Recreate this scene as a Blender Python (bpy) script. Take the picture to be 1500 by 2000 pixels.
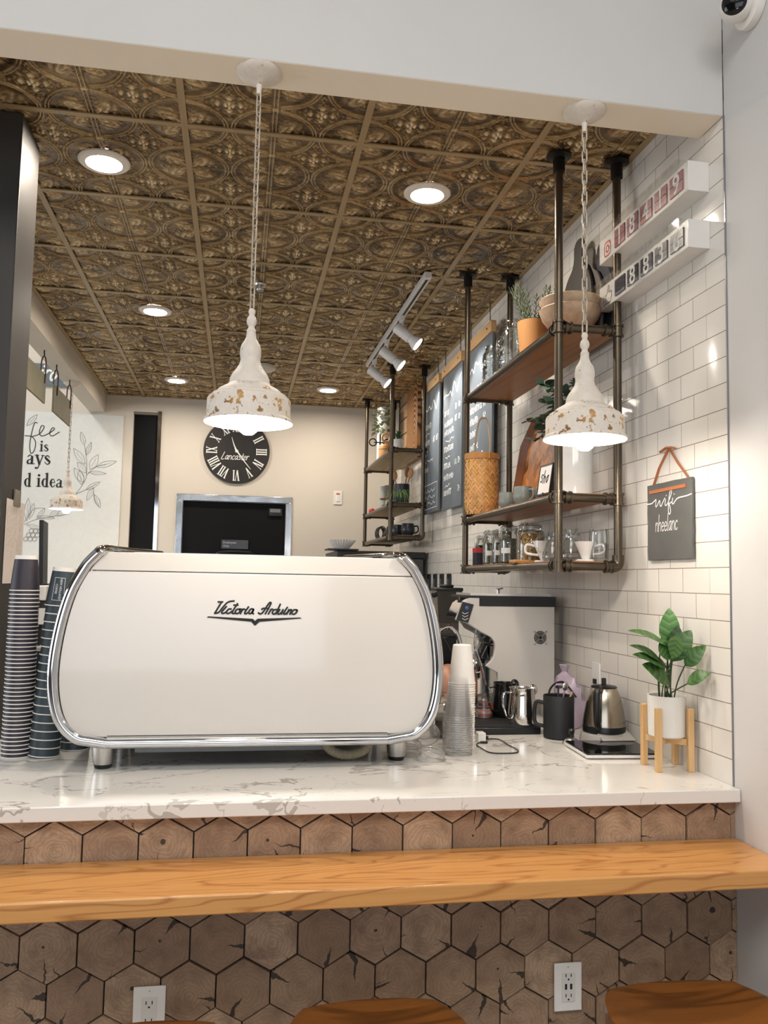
import bpy, bmesh, math, random
import numpy as np
from math import pi, sin, cos, radians, atan2, hypot, sqrt, exp
from mathutils import Vector, Matrix
for o in list(bpy.data.objects): bpy.data.objects.remove(o)
S = bpy.context.scene; C = S.collection
random.seed(7)
# ------------------------------------------------------------------ camera, world, light, exposure
CZ = 1.62
cd = bpy.data.cameras.new('camera'); cam = bpy.data.objects.new('camera', cd); C.objects.link(cam); S.camera = cam
cd.sensor_fit = 'HORIZONTAL'; cd.sensor_width = 36.0; cd.lens = 36*1641.475/1500; cd.clip_start = .02
R_, U_, F_ = (.98499488,-.17156843,.01869144), (-.03235781,-.07720796,.99648979), (.16952306,.98214215,.08160102)
cam.matrix_world = Matrix(((R_[0],U_[0],-F_[0],0),(R_[1],U_[1],-F_[1],0),(R_[2],U_[2],-F_[2],CZ),(0,0,0,1)))
S.view_settings.view_transform = 'Standard'; S.view_settings.look = 'None'; S.view_settings.gamma = 1
S.view_settings.use_curve_mapping = False
S.view_settings.exposure = 1.1
S.render.engine = 'CYCLES'
cy = S.cycles; cy.use_denoising = True; cy.use_adaptive_sampling = True; cy.adaptive_threshold = .03; cy.max_bounces = 9; cy.diffuse_bounces = 4; cy.glossy_bounces = 4
cy.transmission_bounces = 6; cy.transparent_max_bounces = 64; cy.caustics_reflective = False; cy.caustics_refractive = False
cy.sample_clamp_indirect = 6.0; cy.blur_glossy = .5
W = bpy.data.worlds.new('world'); S.world = W; W.use_nodes = True
W.node_tree.nodes['Background'].inputs[0].default_value = (.80,.88,1,1); W.node_tree.nodes['Background'].inputs[1].default_value = .35
def area(name, loc, target, sx, sy, e, col):
    l = bpy.data.lights.new(name, 'AREA'); l.shape = 'RECTANGLE'; l.size = sx; l.size_y = sy; l.energy = e; l.color = col
    o = bpy.data.objects.new(name, l); C.objects.link(o); o.location = loc
    o.rotation_euler = (Vector(target)-Vector(loc)).to_track_quat('-Z','Y').to_euler(); return o
K_WIN = 30; K_LEFT = 50; K_DOWN = 165; K_BULB = 108; K_SPOT = 12; K_CAFE = 62
# daylight through the cafe's shop windows behind and to the left of the camera, and the cafe's own ceiling lights
area('shop_window_daylight', (-1.6,-4.35,1.9), (-1.2,2,1.5), 5.2, 2.6, K_WIN, (.86,.93,1))
area('side_window_daylight', (-5.8,3.2,1.9), (0,3.6,1.6), 5.0, 2.4, K_LEFT, (.88,.94,1))
area('cafe_ceiling_light', (-.2,-.6,4.1), (-.1,.2,0), 3.0, 2.0, K_CAFE, (1,.975,.95))
area('side_room_light', (-2.1,5.9,4.0), (-1.7,6.9,1.5), .35, .35, 9, (1,.97,.92))
# ------------------------------------------------------------------ materials
def lin(h):
    if not isinstance(h, str): return tuple(h)
    h = h.lstrip('#'); o = []
    for i in (0,2,4):
        c = int(h[i:i+2],16)/255; o.append(c/12.92 if c <= .04045 else ((c+.055)/1.055)**2.4)
    return tuple(o)
class NT:
    def __init__(s, name):
        s.m = bpy.data.materials.new(name); s.m.use_nodes = True; s.t = s.m.node_tree
        s.b = s.t.nodes['Principled BSDF']; s.out = s.t.nodes['Material Output']
    def n(s, typ, **kw):
        nd = s.t.nodes.new(typ)
        for k, v in kw.items(): setattr(nd, k, v)
        return nd
    def l(s, a, b): s.t.links.new(a, b)
    def v(s, sock, x):
        if hasattr(x, 'is_output') or hasattr(x, 'links'): s.l(x, sock)
        elif isinstance(x, (tuple, list)) and len(x) == 3 and sock.type == 'RGBA': sock.default_value = (*x, 1)
        else: sock.default_value = x
    def math(s, op, a, b=0.0, c=0.0):
        nd = s.n('ShaderNodeMath', operation=op); s.v(nd.inputs[0], a); s.v(nd.inputs[1], b); s.v(nd.inputs[2], c); return nd.outputs[0]
    def mix(s, f, a, b, mode='MIX'):
        nd = s.n('ShaderNodeMix', data_type='RGBA', blend_type=mode); s.v(nd.inputs[0], f); s.v(nd.inputs[6], a); s.v(nd.inputs[7], b); return nd.outputs[2]
    def coord(s, which='Object', scale=(1,1,1), loc=(0,0,0), rot=(0,0,0)):
        if which == 'Position': o = s.n('ShaderNodeNewGeometry').outputs['Position']
        else: o = s.n('ShaderNodeTexCoord').outputs[which]
        mp = s.n('ShaderNodeMapping'); mp.inputs['Scale'].default_value = scale; mp.inputs['Location'].default_value = loc; mp.inputs['Rotation'].default_value = rot
        s.l(o, mp.inputs[0]); return mp.outputs[0]
    def noise(s, vec, scale, detail=3, rough=.5, dist=0):
        nd = s.n('ShaderNodeTexNoise'); nd.inputs['Scale'].default_value = scale; nd.inputs['Detail'].default_value = detail
        nd.inputs['Roughness'].default_value = rough; nd.inputs['Distortion'].default_value = dist
        if vec is not None: s.l(vec, nd.inputs['Vector'])
        return nd.outputs[0]
    def ramp(s, f, stops):
        nd = s.n('ShaderNodeValToRGB'); e = nd.color_ramp.elements
        while len(e) < len(stops): e.new(.5)
        for i, (p, c) in enumerate(stops): e[i].position = p; e[i].color = (*c, 1) if len(c) == 3 else c
        s.l(f, nd.inputs[0]); return nd.outputs[0]
    def bump(s, h, strength=.3, dist=.002):
        nd = s.n('ShaderNodeBump'); nd.inputs['Strength'].default_value = strength; nd.inputs['Distance'].default_value = dist
        s.l(h, nd.inputs['Height']); s.l(nd.outputs[0], s.b.inputs['Normal'])
    def set(s, col=None, rough=None, metal=None, **kw):
        if col is not None: s.v(s.b.inputs['Base Color'], col)
        if rough is not None: s.v(s.b.inputs['Roughness'], rough)
        if metal is not None: s.v(s.b.inputs['Metallic'], metal)
        for k, x in kw.items(): s.v(s.b.inputs[k.replace('_', ' ')], x)
        return s.m
MC = {}
def mat(name, col, rough=.5, metal=0, nz=(30,.06), bump=None, coat=0, attr=False, alpha=None, coord='Object', **kw):
    if name in MC: return MC[name]
    t = NT(name); c = lin(col); v = t.coord(coord)
    f = t.noise(v, nz[0], 4)
    a = tuple(x*(1-nz[1]) for x in c); b = tuple(min(1,x*(1+nz[1])) for x in c)
    cc = t.mix(f, a, b)
    if attr:
        at = t.n('ShaderNodeAttribute', attribute_name='Col'); cc = t.mix(1.0, at.outputs['Color'], cc, 'MULTIPLY')
    t.set(cc, rough, metal)
    if coat: t.set(Coat_Weight=coat, Coat_Roughness=.04)
    if bump: t.bump(t.noise(v, bump[0], 4), bump[1], bump[2] if len(bump) > 2 else .002)
    t.set(**kw); MC[name] = t.m; return t.m
def emit(name, col, k):
    t = NT(name); e = t.n('ShaderNodeEmission'); e.inputs[0].default_value = (*lin(col),1); e.inputs[1].default_value = k
    t.l(e.outputs[0], t.out.inputs[0]); MC[name] = t.m; return t.m
def glass(name, tint='ffffff', rough=.03, refl=1.0, bump=None, base=.06):
    t = NT(name); g = t.n('ShaderNodeBsdfGlossy'); g.inputs['Roughness'].default_value = rough
    tr = t.n('ShaderNodeBsdfTransparent'); tr.inputs[0].default_value = (*lin(tint),1)
    lw = t.n('ShaderNodeLayerWeight'); lw.inputs[0].default_value = .35
    f = t.math('MULTIPLY_ADD', lw.outputs['Fresnel'], refl, base)
    if bump:
        bn = t.n('ShaderNodeBump'); bn.inputs['Strength'].default_value = bump[1]; bn.inputs['Distance'].default_value = .01
        t.l(t.noise(t.coord(), bump[0], 2), bn.inputs['Height']); t.l(bn.outputs[0], g.inputs['Normal']); t.l(bn.outputs[0], lw.inputs['Normal'])
    mx = t.n('ShaderNodeMixShader'); t.l(f, mx.inputs[0]); t.l(tr.outputs[0], mx.inputs[1]); t.l(g.outputs[0], mx.inputs[2])
    t.l(mx.outputs[0], t.out.inputs[0]); MC[name] = t.m; return t.m
def wood(name, c1, c2, c3=None, axis='X', scale=1.0, rough=.45, ring=9, coat=0, bump=.15):
    t = NT(name); sc = {'X':(1.1,9,9),'Y':(9,1.1,9),'Z':(9,9,1.1)}[axis]
    v = t.coord('Object', tuple(x*scale for x in sc))
    f = t.noise(v, .55, 3, .45, .6)
    w = t.math('FRACT', t.math('MULTIPLY', f, ring)); tri = t.math('ABSOLUTE', t.math('SUBTRACT', w, .5)); tri = t.math('MULTIPLY', tri, 2.0)
    fine = t.noise(t.coord('Object', {'X':(4,120,120),'Y':(120,4,120),'Z':(120,120,4)}[axis]), 1.0, 3)
    big = t.noise(v, .35, 2)
    col = t.ramp(tri, [(0,lin(c2)),(.35,lin(c1)),(1,lin(c1))])
    col = t.mix(t.math('MULTIPLY', fine, .55), col, lin(c2))
    col = t.mix(t.math('MULTIPLY', big, .5), col, lin(c3 or c1))
    t.set(col, rough)
    if coat: t.set(Coat_Weight=coat, Coat_Roughness=.12)
    t.bump(fine, bump, .001); MC[name] = t.m; return t.m
def clearplastic(name, milk=.10, refl=.5, base=.02):
    t = NT(name); g = t.n('ShaderNodeBsdfGlossy'); g.inputs['Roughness'].default_value = .12
    tr = t.n('ShaderNodeBsdfTransparent'); tr.inputs[0].default_value = (.996,.996,.996,1)
    df = t.n('ShaderNodeBsdfDiffuse'); df.inputs[0].default_value = (.85,.85,.84,1); tl = t.n('ShaderNodeBsdfTranslucent'); tl.inputs[0].default_value = (.85,.85,.84,1)
    m0 = t.n('ShaderNodeMixShader'); m0.inputs[0].default_value = .5; t.l(df.outputs[0],m0.inputs[1]); t.l(tl.outputs[0],m0.inputs[2])
    m1 = t.n('ShaderNodeMixShader'); t.v(m1.inputs[0], t.math('MULTIPLY_ADD', t.noise(t.coord(),40,2), .04, milk-.02)); t.l(tr.outputs[0],m1.inputs[1]); t.l(m0.outputs[0],m1.inputs[2])
    lw = t.n('ShaderNodeLayerWeight'); lw.inputs[0].default_value = .3
    m2 = t.n('ShaderNodeMixShader'); t.l(t.math('MULTIPLY_ADD',lw.outputs['Fresnel'],refl,base), m2.inputs[0]); t.l(m1.outputs[0],m2.inputs[1]); t.l(g.outputs[0],m2.inputs[2])
    t.l(m2.outputs[0], t.out.inputs[0]); MC[name] = t.m; return t.m
# ------------------------------------------------------------------ mesh builder
def cr(pts, n=6, closed=False):
    P = [Vector(p) for p in pts]
    if len(P) < 3 and not closed: return P
    out = []; N = len(P)
    for i in range(N if closed else N-1):
        p0 = P[(i-1)%N] if closed or i else P[0]; p1 = P[i]; p2 = P[(i+1)%N]; p3 = P[(i+2)%N] if closed or i+2 < N else P[-1]
        for k in range(n):
            s = k/n; out.append(.5*((2*p1)+(p2-p0)*s+(2*p0-5*p1+4*p2-p3)*s*s+(3*p1-p0-3*p2+p3)*s**3))
    if not closed: out.append(P[-1])
    return out
class MB:
    def __init__(s): s.v = []; s.f = []; s.c = []; s.col = None; s.k = 0
    def mark(s): s.k = len(s.v); return s
    def xf(s, M):
        for i in range(s.k, len(s.v)): s.v[i] = tuple(M @ Vector(s.v[i]))
        return s
    def add(s, vs, fs):
        o = len(s.v); s.v += [tuple(v) for v in vs]; s.f += [tuple(i+o for i in f) for f in fs]; s.c += [s.col]*len(fs); return s
    def box(s, x0, x1, y0, y1, z0, z1):
        return s.add([(x,y,z) for x in (x0,x1) for y in (y0,y1) for z in (z0,z1)],[(0,1,3,2),(4,6,7,5),(0,4,5,1),(2,3,7,6),(0,2,6,4),(1,5,7,3)])
    def cbox(s, c, d): return s.box(c[0]-d[0]/2,c[0]+d[0]/2,c[1]-d[1]/2,c[1]+d[1]/2,c[2]-d[2]/2,c[2]+d[2]/2)
    def prism(s, poly, ax, a, b, caps=True):
        n = len(poly); f3 = {'x':lambda p,t:(t,p[0],p[1]),'y':lambda p,t:(p[0],t,p[1]),'z':lambda p,t:(p[0],p[1],t)}[ax]
        vs = [f3(p,a) for p in poly]+[f3(p,b) for p in poly]; fs = [(i,(i+1)%n,n+(i+1)%n,n+i) for i in range(n)]
        if caps: fs += [tuple(range(n)), tuple(range(n,2*n))]
        return s.add(vs, fs)
    def lathe(s, prof, c=(0,0,0), seg=28, a0=0, a1=2*pi):
        full = abs(a1-a0-2*pi) < 1e-6; ns = seg if full else seg+1; vs = []; ri = []; fs = []
        for r, z in prof:
            if r < 1e-6: ri.append([len(vs)]*ns); vs.append((c[0],c[1],c[2]+z))
            else:
                ri.append(list(range(len(vs),len(vs)+ns)))
                for k in range(ns):
                    a = a0+(a1-a0)*k/seg; vs.append((c[0]+r*cos(a),c[1]+r*sin(a),c[2]+z))
        for i in range(len(prof)-1):
            for k in range(seg):
                q = (ri[i][k],ri[i][(k+1)%ns],ri[i+1][(k+1)%ns],ri[i+1][k]); q2 = tuple(dict.fromkeys(q))
                if len(q2) > 2: fs.append(q2)
        return s.add(vs, fs)
    def tube(s, pts, r, seg=8, caps=True, closed=False, flat=1.0):
        P = [Vector(p) for p in pts]; N = len(P); rs = r if isinstance(r,(list,tuple)) else [r]*N
        T = []
        for i in range(N):
            a = P[(i-1)%N] if closed or i else P[0]; b = P[(i+1)%N] if closed or i < N-1 else P[-1]
            d = b-a; T.append(d.normalized() if d.length > 1e-9 else Vector((0,0,1)))
        up = Vector((0,0,1)) if abs(T[0].z) < .9 else Vector((1,0,0))
        nrm = (up-T[0]*up.dot(T[0])).normalized(); vs = []
        for i in range(N):
            nrm = nrm-T[i]*nrm.dot(T[i]); nrm = nrm.normalized() if nrm.length > 1e-6 else T[i].orthogonal().normalized()
            bi = T[i].cross(nrm)
            for k in range(seg):
                a = 2*pi*k/seg; vs.append(P[i]+nrm*(rs[i]*cos(a)*flat)+bi*(rs[i]*sin(a)))
        fs = [(i*seg+k,i*seg+(k+1)%seg,((i+1)%N)*seg+(k+1)%seg,((i+1)%N)*seg+k) for i in range(N if closed else N-1) for k in range(seg)]
        if caps and not closed: fs += [tuple(range(seg)), tuple(range((N-1)*seg,N*seg))]
        return s.add(vs, fs)
    def ball(s, c, r, seg=14, sc=(1,1,1)):
        k = s.k; s.mark(); h = seg//2
        s.lathe([(r*sin(pi*i/h), -r*cos(pi*i/h)) for i in range(h+1)], (0,0,0), seg); s.xf(Matrix.Translation(c) @ Matrix.Diagonal((*sc,1))); s.k = k; return s
    def lift(s, P):
        s.nst = getattr(s,'nst',0)+1; p = Vector(P(.01,.03)); n = (Vector(P(.011,.03))-p).cross(Vector(P(.01,.031))-p).normalized()
        if n.x+n.y > 0: n = -n
        n = n*(1.2e-5*(s.nst%40)); return lambda u,v: Vector(P(u,v))+n
    def ribbon(s, pts, w, P, smooth=6):
        P = s.lift(P)
        q = [Vector((*p[:2],0)) for p in pts]
        if smooth and len(q) > 2: q = cr(q, smooth)
        n = len(q); vs = []
        for i in range(n):
            d = q[min(i+1,n-1)]-q[max(i-1,0)]
            if d.length < 1e-9: d = Vector((1,0,0))
            d.normalize(); nn = Vector((-d.y,d.x,0))
            ww = w(i/(n-1)) if callable(w) else w
            e = d*(ww*.35)*(-1 if i == 0 else (1 if i == n-1 else 0))
            for sg in (1,-1):
                p = q[i]+e+nn*(ww/2*sg); vs.append(P(p.x,p.y))
        return s.add(vs, [(2*i,2*i+1,2*i+3,2*i+2) for i in range(n-1)])
    def flat(s, poly, P):
        P = s.lift(P); return s.add([P(*p) for p in poly], [tuple(range(len(poly)))])
    def text(s, txt, size, P, align='CENTER', shear=0, off=0):
        cu = bpy.data.curves.new('t','FONT'); cu.body = txt; cu.size = size; cu.align_x = align; cu.shear = shear; cu.offset = off; cu.resolution_u = 3
        o = bpy.data.objects.new('t',cu); C.objects.link(o); bpy.context.view_layer.update()
        me = bpy.data.meshes.new_from_object(o.evaluated_get(bpy.context.evaluated_depsgraph_get()))
        s.add([P(v.co.x,v.co.y) for v in me.vertices],[tuple(p.vertices) for p in me.polygons])
        bpy.data.objects.remove(o); bpy.data.curves.remove(cu); bpy.data.meshes.remove(me); return s
    def leaf(s, base, tip, width, up=(0,0,1), bend=.15, fold=.25, n=8, shape=1.0, chev=0):
        b = Vector(base); t = Vector(tip); d = t-b; L = d.length; d = d/L; upv = Vector(up); sd = d.cross(upv)
        sd = sd.normalized() if sd.length > 1e-4 else Vector((1,0,0)); nn = sd.cross(d).normalized(); vs = []
        for i in range(n+1):
            u = i/n; w = width/2*(sin(pi*min(1,u**(.75*shape)))**.8)*(1 if i < n else 0)+.0004
            c = b+d*(L*u)+nn*(bend*L*4*u*(1-u)-0)
            vs += [c-sd*w+nn*(fold*w)+d*(w*chev), c, c+sd*w+nn*(fold*w)+d*(w*chev)]
        fs = []
        for i in range(n): fs += [(3*i,3*i+1,3*i+4,3*i+3),(3*i+1,3*i+2,3*i+5,3*i+4)]
        s.add(vs, fs)
        if chev and s.col:
            for i in range(n):
                k = (.82,1.05,1.5)[i%3]; s.c[-2*n+2*i] = s.c[-2*n+2*i+1] = (s.col[0]*k*1.05,s.col[1]*k,s.col[2]*k)
        return s
    def mesh(s, name, smooth=35):
        me = bpy.data.meshes.new(name); me.from_pydata(s.v,[],s.f)
        if any(c is not None for c in s.c):
            ca = me.color_attributes.new('Col','FLOAT_COLOR','CORNER'); buf = []
            for p, c in zip(me.polygons, s.c): buf += list((*(c or (1,1,1)),1))*p.loop_total
            ca.data.foreach_set('color', buf)
        bm = bmesh.new(); bm.from_mesh(me); bmesh.ops.recalc_face_normals(bm, faces=bm.faces); bm.to_mesh(me); bm.free()
        if smooth: me.shade_smooth(); me.set_sharp_from_angle(angle=radians(smooth))
        return me
    def build(s, name, m, parent=None, label=None, smooth=35, bev=0, loc=None, seg=2):
        o = bpy.data.objects.new(name, s.mesh(name, smooth)); C.objects.link(o); o.data.materials.append(m)
        if parent: o.parent = parent
        if label: o['label'] = label
        if loc: o.location = loc
        if bev:
            b = o.modifiers.new('bev','BEVEL'); b.width = bev; b.segments = seg; b.limit_method = 'ANGLE'; b.angle_limit = radians(40); b.harden_normals = False
        return o
def thing(name, label, cat, loc=(0,0,0), rz=0, group=None):
    o = bpy.data.objects.new(name, None); C.objects.link(o); o.empty_display_size = .05; o.location = loc; o.rotation_euler = (0,0,rz)
    o['label'] = label; o['category'] = cat
    if group: o['group'] = group
    return o
def tag(o, label, cat, group=None):
    o['label'] = label; o['category'] = cat
    if group: o['group'] = group
    return o
def struct(o): o['kind'] = 'structure'; return o
def dup(root, loc=None, rz=None, label=None, group=None):
    r = root.copy(); C.objects.link(r)
    if loc is not None: r.location = loc
    if rz is not None: r.rotation_euler = (0,0,rz)
    if label: r['label'] = label
    if group: r['group'] = group
    for ch in list(root.children):
        c = ch.copy(); C.objects.link(c); c.parent = r
        for g in list(ch.children):
            d = g.copy(); C.objects.link(d); d.parent = c
    return r
def rot(ax, deg): return Matrix.Rotation(radians(deg),4,ax)
def tr(*p): return Matrix.Translation(p)
XR, Y0, Y1, YB, ZC, ZS, ZT = 1.3706, 2.1759, 2.3067, 7.394, 3.1684, 3.0059, 1.0725
# ------------------------------------------------------------------ shared materials
BLACK = mat('black_plastic','#121315',.35); MATT = mat('matt_black','#17181a',.6); WHITEP = mat('white_plastic','#e9e6e0',.35)
CHROME = mat('chrome','#cfd0d3',.06,1,nz=(3,.02)); STEEL = mat('brushed_steel','#b9b6ae',.28,1,nz=(60,.08)); SILVER = mat('satin_aluminium','#c9c7c3',.33,1)
PIPE = mat('dark_bronze_pipe','#5d5346',.32,.9,nz=(14,.25),bump=(40,.12)); FLANGE = mat('dark_iron','#2a2725',.45,.8)
WENAMEL = mat('white_enamel','#d4cfc8',.16,coat=.6,nz=(2,.01)); GLASS = glass('clear_glass','fbfcfb',.03,.55,base=.025); PLASTIC = clearplastic('clear_plastic',.024,.13,.002)
CERAM = mat('white_ceramic','#e6e3de',.25); GREYC = mat('speckled_grey_glaze','#7f857f',.3,nz=(160,.25)); INK = mat('black_ink','#101010',.6)
CHALK = mat('white_chalk','#eeeeea',.9); LEATH = mat('tan_leather','#a8673f',.6,nz=(25,.15)); WHITE = mat('white_paper','#efebe6',.7)
PAINT = NT('wall_paint_white'); v = PAINT.coord('Position'); PAINT.set(PAINT.mix(PAINT.noise(v,2.5,5),lin('#c6c4c1'),lin('#d1cfcc')),.75); PAINT.bump(PAINT.noise(v,55,5),.12,.003); PAINT = PAINT.m
CREAM = NT('wall_paint_cream'); v = CREAM.coord('Position'); CREAM.set(CREAM.mix(CREAM.noise(v,2.0,4),lin('#d2c9bb'),lin('#dad2c5')),.7); CREAM.bump(CREAM.noise(v,60,4),.08,.003); CREAM = CREAM.m
# ------------------------------------------------------------------ setting
fl = NT('floor_concrete'); v = fl.coord('Position'); fl.set(fl.mix(fl.noise(v,3,6),lin('#9c9185'),lin('#b5a99b')),.5)
struct(MB().box(-6.2,1.7,-4.7,8.2,-.1,0).build('floor', fl.m))
struct(MB().box(XR,1.7,-4.7,Y0-.002,0,4.3).build('wall_right', PAINT))
SOFFIT = NT('soffit_warm_lit_paint'); v = SOFFIT.coord('Position'); SOFFIT.set(SOFFIT.mix(SOFFIT.noise(v,2,4),lin('#f0e4d0'),lin('#f5ead8')),.7); SOFFIT = SOFFIT.m  # same paint as the beam; warm light on its underside put into lighter cream
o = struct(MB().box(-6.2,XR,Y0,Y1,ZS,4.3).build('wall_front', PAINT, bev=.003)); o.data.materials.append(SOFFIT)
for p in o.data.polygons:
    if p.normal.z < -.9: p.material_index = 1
struct(MB().box(-6.2,1.7,-4.7,Y0,4.2,4.3).build('ceiling', PAINT))
struct(MB().box(-6.2,-1.285,Y1,YB,4.2,4.3).build('ceiling', PAINT))
struct(MB().box(-1.285,-1.153,Y1,YB,ZS,4.3).build('wall_left', CREAM, bev=.003))
# back of the cafe behind the camera with two window openings, and the far left side
m = MB().box(-6.2,1.7,-4.7,-4.5,0,.6).box(-6.2,1.7,-4.7,-4.5,3.2,4.3).box(-6.2,-4.2,-4.7,-4.5,.6,3.2).box(1.0,1.7,-4.7,-4.5,.6,3.2); REARP = mat('umber_rear_wall','#6f6256',.8,coord='Position'); struct(m.build('wall_rear', REARP))
m = MB().box(-6.2,-6.0,-4.7,8.2,0,.6).box(-6.2,-6.0,-4.7,8.2,3.2,4.3).box(-6.2,-6.0,-4.7,.7,.6,3.2).box(-6.2,-6.0,5.7,8.2,.6,3.2); struct(m.build('wall_side', REARP))
# back wall with the tall door recess and the pass-through opening
DX0,DX1,DZ = -.92,-.715,3.03; PX0,PX1,PZ0,PZ1 = -.535,.455,1.35,2.335
m = MB()
m.box(-6.2,DX0,YB,YB+.15,0,4.3).box(DX0,DX1,YB,YB+.15,DZ,4.3).box(DX1,PX0,YB,YB+.15,0,4.3).box(PX0,PX1,YB,YB+.15,0,PZ0).box(PX0,PX1,YB,YB+.15,PZ1,4.3).box(PX1,1.7,YB,YB+.15,0,4.3)
struct(m.build('wall_back', CREAM))
struct(MB().box(-3.2,-1.0,YB-.012,YB-.001,0,2.985).build('wall_mural_lit', mat('lit_wall_white','#dedfda',.6)))  # added white sheet: brighter lit zone of the back wall painted as colour
DARK = mat('near_black_panel','#08090b',.6,Specular_IOR_Level=.2)
d1 = struct(MB().box(DX0+.003,DX1-.003,YB+.05,YB+.09,0,DZ-.003).build('door_1', DARK))
MB().box(DX1-.002,DX1+.03,YB-.012,YB+.05,0,DZ+.01).build('door_frame', CHROME, d1)
MB().box(DX0+.003,DX1-.003,YB+.004,YB+.05,DZ-.02,DZ-.003).build('door_head', mat('grey_trim','#77736c',.5), d1)
w1 = struct(MB().box(PX0+.055,PX1-.055,YB+.035,YB+.06,PZ0+.003,PZ1-.055).build('window_1', DARK))
m = MB(); fw = .055
m.box(PX0,PX1,YB-.012,YB+.03,PZ1-fw,PZ1).box(PX0,PX0+fw,YB-.012,YB+.03,PZ0,PZ1-fw).box(PX1-fw,PX1,YB-.012,YB+.03,PZ0,PZ1-fw)
m.build('window_frame', mat('bright_steel','#c8cacb',.16,1,nz=(6,.2),bump=(5,.25,.01)), w1, bev=.003)
MB().box(PX1-.2,PX1-.085,YB+.012,YB+.034,2.17,2.235).build('closer_box', BLACK, w1); MB().box(PX1-.19,PX1-.1,YB+.009,YB+.012,2.2,2.23).build('closer_label', mat('grey_label','#6e7072',.4), w1)
q = MB().box(-.145,.085,YB+.02,YB+.033,1.872,1.95).build('name_plaque', mat('plaque_grey','#30343a',.25), w1)
P = lambda u,v: (-.13+u, YB+.0185, v)
m = MB().text('Employees',.026,lambda u,v:P(u,1.918+v),'LEFT').text('Only',.026,lambda u,v:P(u,1.888+v),'LEFT')
m.build('plaque_lettering', mat('lettering_grey','#b9bcc0',.5), q)
MB().tube(cr([(-.2,YB+.02,1.80),(-.17,YB-.01,1.835),(-.08,YB-.02,1.848),(.05,YB-.02,1.848),(.12,YB-.01,1.835),(.15,YB+.02,1.80)],6),.012).build('door_pull', BLACK, w1)
# tiled right wall: 3 x 6 inch glazed tiles, straight bullnose pieces at the open end
def tiles(name, off, bw, yshift):
    t = NT(name); ge = t.n('ShaderNodeNewGeometry'); sp = t.n('ShaderNodeSeparateXYZ'); t.l(ge.outputs['Position'], sp.inputs[0])
    cb = t.n('ShaderNodeCombineXYZ'); t.l(t.math('ADD',sp.outputs[1],yshift), cb.inputs[0]); t.l(sp.outputs[2], cb.inputs[1])
    br = t.n('ShaderNodeTexBrick', offset=off, squash=1.0); t.l(cb.outputs[0], br.inputs['Vector'])
    for k, x in dict(Scale=1,Mortar_Size=.0013,Mortar_Smooth=.15,Bias=0,Brick_Width=bw,Row_Height=.0762).items(): br.inputs[k.replace('_',' ')].default_value = x
    br.inputs['Color1'].default_value = (*lin('#dcd7ce'),1); br.inputs['Color2'].default_value = (*lin('#e3dfd7'),1); br.inputs['Mortar'].default_value = (*lin('#7d7063'),1)
    rg = t.math('MULTIPLY_ADD', br.outputs['Fac'], .6, .14); t.set(br.outputs['Color'], rg)
    hgt = t.math('ADD', t.math('MULTIPLY', br.outputs['Fac'], -1), t.math('MULTIPLY', t.noise(t.coord('Position'),9,2), .5)); t.bump(hgt, .35, .002); return t.m
struct(MB().box(XR,1.7,2.2805,YB,0,ZC+.3).build('wall_right_tiled', tiles('glazed_wall_tile',.5,.1524,-2.2805+.1524*20)))
struct(MB().prism([(XR+.006,Y0+.0),(XR+.0015,Y0+.004),(XR,Y0+.012),(XR,2.2805),(1.7,2.2805),(1.7,Y0)],'z',0,ZS).build('trim_1', tiles('bullnose_tile',0,3,.5)))
struct(MB().box(XR-.003,XR+.004,Y0-.006,Y0-.001,ZT-.04,ZS).build('trim_2', mat('grey_edge_strip','#8b8d93',.35,.6)))
# ------------------------------------------------------------------ tin ceiling, embossed 2 ft panels
CELL = .6096; GX, GY = -.8378, 2.8469
def relief(a, b):
    g = .3048; A = a-np.round(a/g)*g; B = b-np.round(b/g)*g; r = np.hypot(A,B); th = np.arctan2(B,A)
    gs = lambda x,c,w: np.exp(-((x-c)/w)**2)
    h = 1.0*gs(r,.1465,.0032)+.9*gs(r,.1365,.003)-.35*gs(r,.1415,.0025)
    h += .30*(r < .13)*np.clip((.13-r)/.02,0,1)*0
    # four acanthus sprays inside every ring
    d = np.abs(np.cos(2*th)); s2 = np.abs(np.sin(2*th)); env = np.clip((.118-r)/.02,0,1)*np.clip((r-.006)/.012,0,1)
    wv = .5+.5*np.sin(150*r+6*np.cos(4*th)+2.2*np.sin(8*th)); lobes = np.clip(1.25*s2**1.3-.25-.45*(r/.118)**3,0,1)
    h += 1.15*env*lobes*(.35+.65*wv)
    curl = np.sin(70*A+3.2*np.sin(95*B))*np.sin(70*B+3.2*np.sin(95*A)); h += .5*env*np.clip(curl,0,1)*d**.5
    h += .9*gs(r,0,.012)
    # flower and scrolls between the rings
    P = np.abs(A)-g/2; Q = np.abs(B)-g/2; rr = np.hypot(P,Q); ph = np.arctan2(Q,P); out = np.clip((r-.152)/.006,0,1)
    pet = np.clip(np.cos(4*ph)*.8+.35,0,1)*np.clip((.052-rr)/.014,0,1)
    h += out*(.8*gs(rr,.013,.004)+1.1*pet*(.55+.45*np.sin(190*rr))+.7*np.clip(np.sin(105*P+2.6*np.sin(120*Q))*np.sin(105*Q+2.6*np.sin(120*P)),0,1))
    # doubled bead down the middle of every panel, fine cross line
    xm = a-(np.floor(a/CELL)*CELL+CELL/2); h = h*np.clip(np.abs(xm)/.012-.6,0,1)+ (1.0*gs(np.abs(xm),.0062,.0019)+.15*(np.abs(xm)<.004))
    sq = (np.abs(np.abs(B)-g/2) < .007)*(np.abs(xm) < .011); h = np.maximum(h, 1.0*sq)
    h = h+.22*gs(B,0,.0018)*(np.abs(A) > .05)
    return h
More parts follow.
